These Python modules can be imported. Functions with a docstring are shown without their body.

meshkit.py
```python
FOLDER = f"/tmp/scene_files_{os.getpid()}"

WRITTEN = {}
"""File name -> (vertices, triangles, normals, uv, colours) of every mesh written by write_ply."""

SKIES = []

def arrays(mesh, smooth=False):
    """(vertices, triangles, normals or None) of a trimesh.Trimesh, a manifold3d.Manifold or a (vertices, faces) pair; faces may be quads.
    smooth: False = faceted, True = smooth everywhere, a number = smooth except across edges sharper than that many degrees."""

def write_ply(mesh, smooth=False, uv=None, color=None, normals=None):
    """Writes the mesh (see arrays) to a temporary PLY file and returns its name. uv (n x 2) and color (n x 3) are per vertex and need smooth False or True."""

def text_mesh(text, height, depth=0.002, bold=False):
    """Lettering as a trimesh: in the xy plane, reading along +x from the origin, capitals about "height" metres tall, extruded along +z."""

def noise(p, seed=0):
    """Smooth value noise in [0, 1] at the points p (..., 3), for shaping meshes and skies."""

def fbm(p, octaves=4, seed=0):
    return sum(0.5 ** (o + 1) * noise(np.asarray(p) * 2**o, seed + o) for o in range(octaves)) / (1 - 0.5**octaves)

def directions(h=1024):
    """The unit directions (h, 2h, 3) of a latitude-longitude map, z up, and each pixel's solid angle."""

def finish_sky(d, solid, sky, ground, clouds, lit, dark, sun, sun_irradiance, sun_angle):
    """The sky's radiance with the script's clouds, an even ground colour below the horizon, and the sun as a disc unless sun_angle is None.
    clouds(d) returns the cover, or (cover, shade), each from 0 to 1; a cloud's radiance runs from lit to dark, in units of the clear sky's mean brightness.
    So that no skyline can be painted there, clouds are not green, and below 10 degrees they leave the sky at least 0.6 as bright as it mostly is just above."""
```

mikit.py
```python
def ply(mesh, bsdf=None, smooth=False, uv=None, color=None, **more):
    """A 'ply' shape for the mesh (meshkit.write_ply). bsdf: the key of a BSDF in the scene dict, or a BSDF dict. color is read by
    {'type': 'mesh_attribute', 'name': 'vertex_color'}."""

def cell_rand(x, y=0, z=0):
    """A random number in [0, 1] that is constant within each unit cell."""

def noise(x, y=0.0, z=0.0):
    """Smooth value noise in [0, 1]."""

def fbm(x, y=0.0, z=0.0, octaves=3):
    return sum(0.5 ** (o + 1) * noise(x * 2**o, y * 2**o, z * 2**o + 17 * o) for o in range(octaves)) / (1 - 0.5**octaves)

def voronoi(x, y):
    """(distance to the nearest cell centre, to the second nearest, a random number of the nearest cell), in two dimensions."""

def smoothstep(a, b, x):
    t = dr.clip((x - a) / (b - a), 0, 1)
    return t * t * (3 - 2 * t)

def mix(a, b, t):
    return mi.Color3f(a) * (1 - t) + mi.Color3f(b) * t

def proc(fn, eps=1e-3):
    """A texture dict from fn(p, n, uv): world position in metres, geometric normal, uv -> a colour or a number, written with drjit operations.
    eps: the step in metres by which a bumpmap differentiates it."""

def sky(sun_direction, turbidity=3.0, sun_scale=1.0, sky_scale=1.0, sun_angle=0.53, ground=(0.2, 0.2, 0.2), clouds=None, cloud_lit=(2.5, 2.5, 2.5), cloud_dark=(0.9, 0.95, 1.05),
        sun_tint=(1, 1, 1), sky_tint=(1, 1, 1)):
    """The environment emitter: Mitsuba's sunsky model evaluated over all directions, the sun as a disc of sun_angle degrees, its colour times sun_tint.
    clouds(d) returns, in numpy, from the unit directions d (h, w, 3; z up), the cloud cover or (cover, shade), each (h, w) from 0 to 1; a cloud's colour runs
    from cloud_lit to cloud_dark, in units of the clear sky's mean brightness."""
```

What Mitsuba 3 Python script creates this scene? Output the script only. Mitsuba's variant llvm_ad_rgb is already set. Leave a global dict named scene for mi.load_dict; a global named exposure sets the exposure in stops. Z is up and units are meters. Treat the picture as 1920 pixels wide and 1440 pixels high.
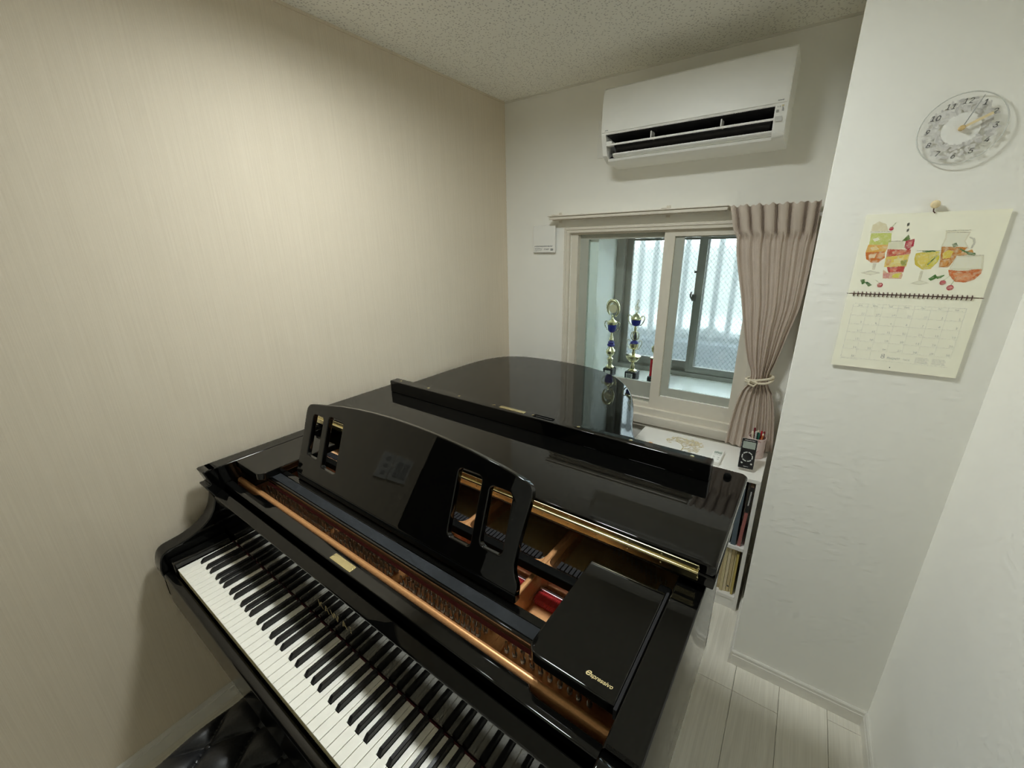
import math, random
import numpy as np, trimesh, drjit as dr, mitsuba as mi, mikit, meshkit
from shapely.geometry import Polygon, box as sbox, LineString
from shapely import affinity
from mikit import proc, noise, fbm, voronoi, cell_rand, smoothstep, mix, ply

random.seed(7)
rng = np.random.default_rng(7)
scene, labels = {}, {}
ST = mi.ScalarTransform4f

# ------------------------------------------------------------------ camera, sky, lamps, exposure
CAM = (1.4031, -0.2353, 1.6325)
FWD = np.array([-0.54625751, 0.77562823, -0.31623342])
UP = -np.array([0.16862885, -0.26797564, -0.9485533])
scene['camera'] = {'type': 'perspective', 'fov_axis': 'x', 'fov': 2 * math.degrees(math.atan(960 / 771.594)), 'near_clip': 0.02, 'far_clip': 200.0,
                   'to_world': ST().look_at(origin=list(CAM), target=list(np.array(CAM) + FWD), up=list(UP))}
SKY_SCALE = 27.0
LAMP_BIG = (130.0, 136.5, 133.5)
LAMP_SMALL = (120.0, 126.0, 124.0)
scene['sky'] = mikit.sky((0.3, -0.75, 0.6), turbidity=6.0, sun_scale=0.0, sky_scale=SKY_SCALE, ground=(0.3, 0.3, 0.28),
                         clouds=lambda d: np.full(d.shape[:2], 0.85), cloud_lit=(1.5, 1.62, 1.66))
exposure = 0.0
LAMPS = [('ceiling_light', 0.76, 0.60, 0.120, 0.016, LAMP_BIG, 'large round recessed ceiling downlight over the piano'),
         ('ceiling_light_001', 0.38, 0.60, 0.050, 0.024, LAMP_SMALL, 'small round recessed ceiling downlight nearer the beige wall')]

# ------------------------------------------------------------------ helpers
def rgb(r, g=None, b=None):
    return {'type': 'rgb', 'value': [r, r, r] if g is None else [r, g, b]}

def P(color, rough=0.5, **k):
    return {'type': 'principled', 'base_color': color if isinstance(color, dict) else rgb(*color), 'roughness': rough, **k}

def mat(key, d, two=True):
    scene[key] = {'type': 'twosided', 'bsdf': d} if two else d

def E(key, mesh, bsdf, smooth=35, T=None, color=None):
    d = ply(mesh, bsdf, smooth=smooth, color=color)
    if T is not None:
        d['to_world'] = T
    scene[key] = d
    return d

def cnt(key):
    if key not in scene and key not in labels:
        return key
    n = 1
    while f'{key}_{n:03d}' in scene or f'{key}_{n:03d}' in labels:
        n += 1
    return f'{key}_{n:03d}'

def tag(key, label=None, cat=None, group=None, kind=None):
    labels[key] = {k: v for k, v in (('label', label), ('category', cat), ('group', group), ('kind', kind)) if v}
    return key

def struct(key, mesh, bsdf, smooth=False, label=None):
    E(key, mesh, bsdf, smooth)
    tag(key, label, None, None, 'structure')

def cat(*ms):
    return trimesh.util.concatenate([m for m in ms])

def box(x0, x1, y0, y1, z0, z1, b=0.0):
    x0, x1 = min(x0, x1), max(x0, x1); y0, y1 = min(y0, y1), max(y0, y1); z0, z1 = min(z0, z1), max(z0, z1)
    if b <= 0:
        m = trimesh.creation.box(extents=(x1 - x0, y1 - y0, z1 - z0))
        m.apply_translation(((x0 + x1) / 2, (y0 + y1) / 2, (z0 + z1) / 2))
        return m
    b = min(b, (x1 - x0) * .49, (y1 - y0) * .49, (z1 - z0) * .49)
    pts = []
    for X, sx in ((x0, 1), (x1, -1)):
        for Y, sy in ((y0, 1), (y1, -1)):
            for Z, sz in ((z0, 1), (z1, -1)):
                q = b * 0.3
                pts += [(X, Y + sy * b, Z + sz * b), (X + sx * b, Y, Z + sz * b), (X + sx * b, Y + sy * b, Z),
                        (X + sx * q, Y + sy * q, Z + sz * b), (X + sx * q, Y + sy * b, Z + sz * q), (X + sx * b, Y + sy * q, Z + sz * q)]
    return trimesh.convex.convex_hull(np.array(pts))

def xf(m, M):
    m = m.copy(); m.apply_transform(M); return m

def mv(m, x, y, z):
    m = m.copy(); m.apply_translation((x, y, z)); return m

AX = {'x': np.array([[0, 0, 1, 0], [1, 0, 0, 0], [0, 1, 0, 0], [0, 0, 0, 1.]]),      # (u,v,w)->(w,u,v)
      'y': np.array([[1, 0, 0, 0], [0, 0, -1, 0], [0, 1, 0, 0], [0, 0, 0, 1.]]),     # (u,v,w)->(u,-w,v)
      'z': np.eye(4)}

def prism(poly, axis, a, b):
    """shapely polygon (u,v) extruded along the axis from a to b. x: (u,v)=(y,z); y: (u,v)=(x,z); z: (u,v)=(x,y)"""
    if not isinstance(poly, Polygon):
        poly = Polygon(poly)
    m = trimesh.creation.extrude_polygon(poly, b - a, engine='earcut')
    if axis == 'y':
        m.apply_transform(AX['y']); m.apply_translation((0, b, 0))
    else:
        m.apply_transform(AX[axis]); m.apply_translation((a, 0, 0) if axis == 'x' else (0, 0, a))
    return m

def ring_offset(r, d):
    """offset a closed ring (ccw = inward) by d along miter normals"""
    p = np.asarray(r, float); a = np.roll(p, 1, 0); c = np.roll(p, -1, 0)
    t1 = p - a; t2 = c - p
    t1 /= np.maximum(np.linalg.norm(t1, axis=1, keepdims=True), 1e-12); t2 /= np.maximum(np.linalg.norm(t2, axis=1, keepdims=True), 1e-12)
    n1 = np.c_[-t1[:, 1], t1[:, 0]]; n2 = np.c_[-t2[:, 1], t2[:, 0]]
    m = n1 + n2
    m /= np.maximum((m * m).sum(1, keepdims=True) / 2, 0.35)
    return p + m * d

def slab(poly, h, b, segs=3):
    """polygon with holes extruded 0..h along z with rounded edges of radius b"""
    from shapely.geometry.polygon import orient
    poly = orient(Polygon(poly) if not isinstance(poly, Polygon) else poly, 1.0)
    rings = [np.array(poly.exterior.coords)[:-1]] + [np.array(i.coords)[:-1] for i in poly.interiors]
    levels = [(b * (1 - math.sin(t)), b * (1 - math.cos(t))) for t in np.linspace(0, math.pi / 2, segs + 1)]
    prof = [(o, z) for o, z in levels] + [(o, h - z) for o, z in reversed(levels)]
    V, F, base = [], [], 0
    starts = []
    for r in rings:
        n = len(r); starts.append([])
        for o, z in prof:
            q = ring_offset(r, o); starts[-1].append(base)
            V.append(np.c_[q, np.full(n, z)]); base += n
        for k in range(len(prof) - 1):
            s0, s1 = starts[-1][k], starts[-1][k + 1]
            for i in range(n):
                j = (i + 1) % n
                F += [(s0 + i, s0 + j, s1 + j), (s0 + i, s1 + j, s1 + i)]
    import mapbox_earcut
    for lev, flip in ((0, True), (len(prof) - 1, False)):
        pts = np.vstack([ring_offset(r, prof[lev][0]) for r in rings])
        idx = np.concatenate([np.arange(len(r)) + starts[i][lev] for i, r in enumerate(rings)])
        tri = mapbox_earcut.triangulate_float64(pts, np.cumsum([len(r) for r in rings]).astype(np.uint32)).reshape(-1, 3)
        for t in tri:
            a2 = np.cross(pts[t[1]] - pts[t[0]], pts[t[2]] - pts[t[0]])
            t = t if (a2 > 0) != flip else t[::-1]
            F.append(tuple(idx[t]))
    return trimesh.Trimesh(np.vstack(V), np.array(F), process=False)

def tube(path, r, n=8, closed=False):
    p = np.asarray(path, float); N = len(p)
    rr = np.broadcast_to(np.asarray(r, float), (N,))
    t = (np.roll(p, -1, 0) - np.roll(p, 1, 0)) if closed else np.gradient(p, axis=0)
    t /= np.maximum(np.linalg.norm(t, axis=1, keepdims=True), 1e-12)
    ref = np.array([0, 0, 1.]) if abs(t[0][2]) < .9 else np.array([1., 0, 0])
    u = np.cross(t[0], ref); u /= np.linalg.norm(u)
    V = []
    for i in range(N):
        u = u - t[i] * (u @ t[i]); u /= max(np.linalg.norm(u), 1e-9); w = np.cross(t[i], u)
        a = np.arange(n) * 2 * math.pi / n
        V.append(p[i] + rr[i] * (np.cos(a)[:, None] * u + np.sin(a)[:, None] * w))
    V = np.vstack(V); F = []
    for i in range(N if closed else N - 1):
        for k in range(n):
            a, b = i * n + k, i * n + (k + 1) % n
            c, d = ((i + 1) % N) * n + k, ((i + 1) % N) * n + (k + 1) % n
            F += [(a, b, d), (a, d, c)]
    if not closed:
        V = np.vstack([V, p[0], p[-1]]); s, e = len(V) - 2, len(V) - 1
        for k in range(n):
            F += [(s, (k + 1) % n, k), (e, (N - 1) * n + k, (N - 1) * n + (k + 1) % n)]
    return trimesh.Trimesh(V, np.array(F), process=False)

def lathe(prof, n=24):
    """profile [(r,z)...] from bottom to top around z, closed with caps"""
    pr = [(0.0, prof[0][1])] + list(prof) + [(0.0, prof[-1][1])]
    V, F = [], []
    a = np.arange(n) * 2 * math.pi / n
    for r, z in pr:
        V.append(np.c_[np.cos(a) * max(r, 1e-5), np.sin(a) * max(r, 1e-5), np.full(n, z)])
    for i in range(len(pr) - 1):
        for k in range(n):
            j = (k + 1) % n
            F += [(i * n + k, i * n + j, (i + 1) * n + j), (i * n + k, (i + 1) * n + j, (i + 1) * n + k)]
    return trimesh.Trimesh(np.vstack(V), np.array(F), process=False)

def disc(r, n=32):
    a = np.arange(n) * 2 * math.pi / n
    V = np.vstack([[0, 0, 0], np.c_[r * np.cos(a), r * np.sin(a), np.zeros(n)]])
    return trimesh.Trimesh(V, [(0, 1 + k, 1 + (k + 1) % n) for k in range(n)], process=False)

def rrect(x0, x1, y0, y1, r, n=5):
    p = []
    for cx, cy, a0 in ((x1 - r, y1 - r, 0), (x0 + r, y1 - r, 90), (x0 + r, y0 + r, 180), (x1 - r, y0 + r, 270)):
        for t in np.linspace(a0, a0 + 90, n):
            p.append((cx + r * math.cos(math.radians(t)), cy + r * math.sin(math.radians(t))))
    return Polygon(p)

def frame_M(o, ux, uy):
    ux = np.asarray(ux, float); ux /= np.linalg.norm(ux); uy = np.asarray(uy, float); uy = uy - ux * (ux @ uy); uy /= np.linalg.norm(uy)
    M = np.eye(4); M[:3, 0] = ux; M[:3, 1] = uy; M[:3, 2] = np.cross(ux, uy); M[:3, 3] = o
    return M

def wallM(x, y, z):   # local (u right, v up, w out of a wall that faces -y)
    return frame_M((x, y, z), (1, 0, 0), (0, 0, 1))

def text(s, h, depth=0.0003, bold=False, shear=0.0, w=None):
    m = meshkit.text_mesh(s, h, depth, bold)
    if w:
        m.apply_scale((w / m.extents[0], 1, 1))
    if shear:
        m.vertices[:, 0] += shear * m.vertices[:, 1]
    return m

# ------------------------------------------------------------------ materials
def wall_relief(p, n, uv):
    q = p * 1.0
    return 0.0004 * fbm(q.x * 90 + 3, q.y * 90 + 7, q.z * 90, 3) + 0.0005 * smoothstep(0.62, 0.7, noise(q.x * 60 + 31, q.y * 60, q.z * 75 + 11))

def beige_color(p, n, uv):
    t = 0.5 * noise(p.y * 620, p.z * 9, 1.0) + 0.3 * noise(p.y * 190, p.z * 3.0, 4.0) + 0.2 * noise(p.y * 900, p.z * 420, 9.0)
    return mix((0.618, 0.542, 0.425), (0.685, 0.61, 0.49), t)

def ceil_color(p, n, uv):
    d, d2, r = voronoi(p.x * 95, p.y * 95)
    w = noise(p.x * 210, p.y * 210, 2.0)
    pit = smoothstep(0.36, 0.2, d + 0.25 * (w - 0.5)) * smoothstep(0.45, 0.6, r)
    return mix((0.76, 0.75, 0.69), (0.34, 0.33, 0.30), pit * 0.6)

def plank_fn(seed, tone):
    def fn(p, n, uv):
        wob = fbm(p.x * 9 + seed, p.y * 1.3 + seed * 3.7, 0.0, 3)
        ringv = noise((p.x + 0.10 * wob) * 95 + seed * 13, p.y * 2.0 + seed, 3.0)
        fine = noise(p.x * 420, p.y * 12 + seed, 1.0)
        t = 0.55 * ringv + 0.45 * fine
        return mix((0.66 * tone, 0.63 * tone, 0.545 * tone), (0.80 * tone, 0.77 * tone, 0.68 * tone), t)
    return fn

mat('m_wall', {'type': 'bumpmap', 'bsdf': P((0.83, 0.825, 0.775), 0.8), 'tex': proc(wall_relief, 1e-3), 'scale': 1.0})
mat('m_beige', P(proc(beige_color), 0.75))
mat('m_ceiling', P(proc(ceil_color), 0.9))
PLANK_TONES = (0.97, 1.0, 1.04)
for i, t in enumerate(PLANK_TONES):
    mat(f'm_plank_{i}', P(proc(plank_fn(3.1 * i + 1, t)), 0.45, specular=0.35))
mat('m_trim', P((0.70, 0.685, 0.63), 0.4))
mat('m_darkdoor', P((0.012, 0.010, 0.009), 0.6))
mat('m_lacquer', {'type': 'plastic', 'diffuse_reflectance': rgb(0.0018, 0.0018, 0.0017), 'int_ior': 1.52, 'nonlinear': False}, two=False)
mat('m_satin', P((0.0026, 0.0028, 0.0027), 0.55, specular=0.03))
mat('m_ebony', P((0.006, 0.006, 0.007), 0.25, specular=0.45))
mat('m_ivory', P((0.92, 0.905, 0.82), 0.25, specular=0.5))
mat('m_keywood', P((0.52, 0.47, 0.28), 0.5))
mat('m_redfelt', P((0.055, 0.004, 0.008), 0.95))
mat('m_brightfelt', P((0.55, 0.02, 0.025), 0.9))
mat('m_navyfelt', P(proc(lambda p, n, uv: mix((0.0035, 0.005, 0.0068), (0.008, 0.011, 0.0145), fbm(p.x * 160, p.y * 160, p.z * 30, 3))), 0.9))
mat('m_blackfelt', P((0.010, 0.010, 0.012), 0.95))
mat('m_copper', P(proc(lambda p, n, uv: mix((0.60, 0.30, 0.125), (0.68, 0.35, 0.155), noise(p.x * 400, p.y * 400, p.z * 400))), 0.38, metallic=0.55))
mat('m_brass', {'type': 'roughconductor', 'alpha': 0.09, 'eta': rgb(0.44, 0.53, 1.15), 'k': rgb(3.6, 2.7, 1.9)})
mat('m_gold', {'type': 'roughconductor', 'alpha': 0.12, 'eta': rgb(0.35, 0.42, 1.0), 'k': rgb(3.2, 2.7, 2.1)})
mat('m_goldprint', P((0.62, 0.50, 0.26), 0.35, metallic=0.5))
mat('m_goldscript', P((0.46, 0.37, 0.18), 0.4, metallic=0.4))
mat('m_goldletter', P((0.30, 0.235, 0.11), 0.4, metallic=0.5))
mat('m_chrome', {'type': 'roughconductor', 'alpha': 0.12, 'material': 'Cr'})
mat('m_steel', P((0.55, 0.52, 0.48), 0.3, metallic=1.0))
mat('m_bassstring', P((0.62, 0.36, 0.19), 0.3, metallic=1.0))
mat('m_spruce', P((0.52, 0.37, 0.16), 0.6))
mat('m_leather', P(proc(lambda p, n, uv: mix((0.0075, 0.0078, 0.009), (0.013, 0.0135, 0.015), noise(p.x * 300, p.y * 300, p.z * 300))), 0.36, specular=0.5))
mat('m_white', P((0.80, 0.795, 0.75), 0.35))
mat('m_whitesatin', P((0.78, 0.77, 0.73), 0.28, specular=0.5))
mat('m_acwhite', P((0.80, 0.80, 0.765), 0.42))
mat('m_acdark', P((0.012, 0.012, 0.013), 0.5))
mat('m_grey', P((0.30, 0.31, 0.31), 0.5))
mat('m_lightgrey', P((0.52, 0.52, 0.50), 0.5))
mat('m_darkprint', P((0.06, 0.06, 0.06), 0.7))
mat('m_frame', P((0.66, 0.62, 0.53), 0.4))
mat('m_frameback', P((0.40, 0.415, 0.36), 0.4))
mat('m_alu', P((0.24, 0.235, 0.205), 0.4, metallic=0.3))
mat('m_aludark', P((0.10, 0.095, 0.085), 0.5))
mat('m_recess', P((0.86, 0.885, 0.86), 0.6))
mat('m_sill', P((0.80, 0.81, 0.79), 0.25, specular=0.5))
mat('m_pane', {'type': 'thindielectric', 'int_ior': 1.5, 'specular_transmittance': rgb(0.84, 0.94, 0.93)}, two=False)
mat('m_frost', {'type': 'principledthin', 'base_color': proc(lambda p, n, uv: mix((0.80, 0.84, 0.85), (0.99, 1.0, 1.0), noise(p.x * 330, p.z * 240, 3.0))), 'roughness': 0.10, 'spec_trans': 0.90, 'diff_trans': 1.2, 'eta': 1.5}, two=False)
mat('m_wire', P((0.20, 0.23, 0.23), 0.5))
mat('m_curtain', P(proc(lambda p, n, uv: mix((0.455, 0.385, 0.325), (0.585, 0.505, 0.435), 0.6 * noise(p.x * 900, p.y * 900, p.z * 900) + 0.4 * noise(p.x * 60, p.y * 60, p.z * 14))), 0.85, sheen=0.4))
mat('m_tie', P((0.66, 0.60, 0.46), 0.8))
mat('m_blackplastic', P((0.010, 0.010, 0.011), 0.3))
mat('m_lcd', P((0.30, 0.34, 0.30), 0.25))
mat('m_silver', P((0.62, 0.62, 0.60), 0.3, metallic=0.7))
mat('m_paper', P((0.90, 0.89, 0.74), 0.8))
mat('m_print', P({'type': 'mesh_attribute', 'name': 'vertex_color'}, 0.85))
mat('m_brownwire', P((0.10, 0.055, 0.045), 0.4, metallic=0.4))
mat('m_glassdisc', {'type': 'thindielectric', 'int_ior': 1.45}, two=False)
mat('m_glassedge', P((0.60, 0.62, 0.58), 0.15, specular=0.7))
mat('m_wood', P(proc(lambda p, n, uv: mix((0.50, 0.36, 0.15), (0.66, 0.50, 0.25), noise(p.x * 200, p.y * 200, p.z * 500))), 0.5))
mat('m_woodlight', P((0.72, 0.60, 0.36), 0.5))
mat('m_block', P(proc(lambda p, n, uv: mix((0.15, 0.165, 0.175), (0.24, 0.255, 0.265), fbm(p.x * 30, p.y * 30, p.z * 30))), 0.9))
mat('m_pink', P(proc(lambda p, n, uv: mix((0.62, 0.50, 0.47), (0.42, 0.22, 0.22), smoothstep(0.60, 0.68, fbm(p.x * 55, p.y * 55, p.z * 55, 3)))), 0.5))
for k, c in {'red': (0.42, 0.02, 0.03), 'green': (0.01, 0.10, 0.07), 'cream': (0.70, 0.62, 0.48), 'blue': (0.012, 0.016, 0.19), 'navy': (0.02, 0.025, 0.04), 'black': (0.012, 0.012, 0.013),
             'orange': (0.55, 0.16, 0.05), 'rose': (0.33, 0.11, 0.10), 'slate': (0.085, 0.115, 0.14), 'slatelight': (0.17, 0.21, 0.235), 'tan': (0.50, 0.41, 0.22), 'ochre': (0.46, 0.37, 0.10),
             'straw': (0.58, 0.50, 0.28), 'buff': (0.62, 0.54, 0.36), 'hedge': (0.03, 0.04, 0.035), 'wine': (0.16, 0.012, 0.02)}.items():
    mat('c_' + k, P(c, 0.45))
mat('m_outground', P((0.30, 0.30, 0.29), 0.9))

# ------------------------------------------------------------------ lamps
for key, x, y, r, dp, L, lab in LAMPS:
    tag(key, lab, 'ceiling light', 'recessed ceiling downlights')
    E(key + '__ring', mv(lathe([(r + .004, -.003), (r + .014, -.003), (r + .018, 0), (r + .004, 0)], 48), 0, 0, 0) if False else mv(slab(Polygon(rrect(-r - .016, r + .016, -r - .016, r + .016, r + .0159, 14).exterior.coords).difference(Polygon(rrect(-r - .002, r + .002, -r - .002, r + .002, r + .0019, 14).exterior.coords)), .004, .0015, 2), x, y, 2.3958), 'm_white')
    a = np.linspace(0, 2 * math.pi, 49)[:-1]
    V = np.vstack([np.c_[x + (r + .002) * np.cos(a), y + (r + .002) * np.sin(a), np.full(48, z)] for z in (2.399, 2.4 + dp + .004)])
    E(key + '__reflector', trimesh.Trimesh(V, [f for k in range(48) for f in ((k, (k + 1) % 48, 48 + k), ((k + 1) % 48, 48 + (k + 1) % 48, 48 + k))], process=False), 'm_white')
    d = mv(xf(disc(r, 48), np.diag([1, -1, -1, 1])), x, y, 2.4 + dp)
    e = ply(d, 'm_white'); e['emitter'] = {'type': 'area', 'radiance': rgb(*L)}
    scene[key + '__diffuser'] = e
    E(key + '__can', mv(lathe([(r + .004, 0), (r + .004, .004)], 48), x, y, 2.4 + dp + .004), 'm_white')

# ------------------------------------------------------------------ room shell
XL, XR, YB, YF, H = -0.155, 1.833, 1.95, -1.55, 2.40
JX, JY = 1.408, 1.288
WX0, WX1, WZ0, WZ1 = 0.285, 1.235, 0.76, 1.70       # window opening
struct('floor', box(XL - .2, XR + .2, YF - .1, YB + .1, -0.06, -0.008), 'm_trim')
cols = [(1.729 - .1487 * k) for k in range(-1, 15)]
for k, xr in enumerate(cols):
    x0, x1 = max(xr - .1487, XL), min(xr, XR)
    if x1 - x0 < .01:
        continue
    off = 1.161 if k in (2, 3) else (0.33, 0.79, 0.12, 1.44, 0.60)[k % 5]
    ys = sorted(y for y in (off - 1.82, off - .91, off, off + .91) if YF + .05 < y < YB - .03)
    ys = [YF] + ys + [YB]
    for a, b in zip(ys[:-1], ys[1:]):
        E(cnt('floor__plank'), box(x0 + .0006, x1 - .0006, a + .0006, b - .0006, -0.008, 0.0, .0008), f'm_plank_{(k * 7 + int(a * 10)) % 3}', False)
cp = sbox(XL - .2, YF - .1, XR + .2, YB + .1)
for _, x, y, r, *_r in LAMPS:
    cp = cp.difference(rrect(x - r - .003, x + r + .003, y - r - .003, y + r + .003, r + .0029, 14))
struct('ceiling', prism(cp, 'z', H, H + .06), 'm_ceiling')
YD = -0.583
struct('wall_left', cat(box(XL - .1, XL, YD, YB + .1, 0, H), box(XL - .1, XL, YF - .1, YD, 2.03, H)), 'm_beige')
struct('wall_back', prism(Polygon([(XL - .1, 0), (JX + .1, 0), (JX + .1, H), (XL - .1, H)], [[(WX0, WZ0), (WX1, WZ0), (WX1, WZ1), (WX0, WZ1)]]), 'y', YB, YB + .06), 'm_wall')
struct('wall_jog', box(JX, XR + .1, JY, YB + .1, 0, H), 'm_wall')
struct('wall_right', box(XR, XR + .1, YF - .1, JY + .05, 0, H), 'm_wall')
struct('wall_front', box(XL - .1, XR + .1, YF - .1, YF, 0, H), 'm_wall')
struct('door_1', box(XL - .06, XL - .02, YF, YD, 0, 2.03), 'm_darkdoor', label='dark door standing at the end of the beige wall')
E('door_1__handle', cat(tube([(XL - .02, -1.40, 1.0), (XL + .03, -1.40, 1.0), (XL + .03, -1.30, 1.0)], .008)), 'm_chrome')

def baseboard(key, x0, y0, x1, y1, nx, ny):
    """profile board along the line, standing out by n"""
    L = math.hypot(x1 - x0, y1 - y0)
    prof = Polygon([(0, 0), (.010, 0), (.010, .046), (.0075, .049), (.0075, .058), (.0065, .0605), (.0025, .065), (0, .065)])
    m = trimesh.creation.extrude_polygon(prof, L, engine='earcut')      # u out, v up, w along
    M = np.eye(4); M[:3, 0] = (nx, ny, 0); M[:3, 1] = (0, 0, 1); M[:3, 2] = ((x1 - x0) / L, (y1 - y0) / L, 0); M[:3, 3] = (x0, y0, 0)
    m.apply_transform(M)
    if np.linalg.det(M[:3, :3]) < 0:
        m.invert()
    struct(key, m, 'm_trim')
baseboard('baseboard_left', XL, YD, XL, YB, 1, 0)
baseboard('baseboard_back', XL, YB, JX, YB, 0, -1)
baseboard('baseboard_jog', JX, JY, XR, JY, 0, -1)
baseboard('baseboard_alcove', JX, JY - .010, JX, YB, -1, 0)
baseboard('baseboard_right', XR, YF, XR, JY, -1, 0)
struct('trim_1', box(XL, XL + .006, YD, YB, H - .009, H), 'm_beige')
struct('trim_2', box(XL, JX, YB - .006, YB, H - .009, H), 'm_trim')

# ------------------------------------------------------------------ window: recess, outer window, inner window
RX0, RX1, RZ0, RZ1, YO = 0.425, 1.30, 0.878, 1.70, 2.30
def rect_ring(x0, x1, z0, z1, X0, X1, Z0, Z1):
    return Polygon([(x0, z0), (x1, z0), (x1, z1), (x0, z1)], [[(X0, Z0), (X1, Z0), (X1, Z1), (X0, Z1)]])
struct('wall_recess', cat(prism(rect_ring(.2, 1.5, .6, 1.9, RX0, RX1, RZ0, RZ1), 'y', YB + .06, 2.40)), 'm_recess', label='pale recess behind the inner window')
E('wall_recess__sill', box(RX0, RX1, YB + .055, 2.335, RZ0 - .004, RZ0 + .0015), 'm_sill', False)
# outer window
struct('window_2', cat(prism(rect_ring(RX0 + .003, RX1 - .003, RZ0 + .0015, RZ1 - .002, .475, 1.262, .905, 1.668), 'y', 2.28, 2.36), box(.475, .512, 2.325, 2.345, .905, 1.668), ), 'm_alu', label='outer sliding window with wired frosted glass')
def sash(key, x0, x1, z0, z1, y0, y1, sw, bw, tw, m):
    E(key, prism(rect_ring(x0, x1, z0, z1, x0 + sw, x1 - sw, z0 + bw, z1 - tw), 'y', y0, y1), m, False)
    return x0 + sw, x1 - sw, z0 + bw, z1 - tw
def wires(x0, x1, z0, z1, y, pitch=.030, r=.0008):
    ms = []
    clip = sbox(x0, z0, x1, z1)
    for s in (1, -1):
        ang = math.radians(52) * s
        c, sn = math.cos(ang), math.sin(ang)
        for k in range(-60, 61):
            o = np.array([(x0 + x1) / 2, (z0 + z1) / 2]) + np.array([-sn, c]) * k * pitch * .62
            l = LineString([o - 2 * np.array([c, sn]), o + 2 * np.array([c, sn])]).intersection(clip)
            if l.is_empty or l.length < .004:
                continue
            (a, b), (e, f) = l.coords
            ms.append(tube([(a, y, b), (e, y, f)], r, 3))
    return cat(*ms)
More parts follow.
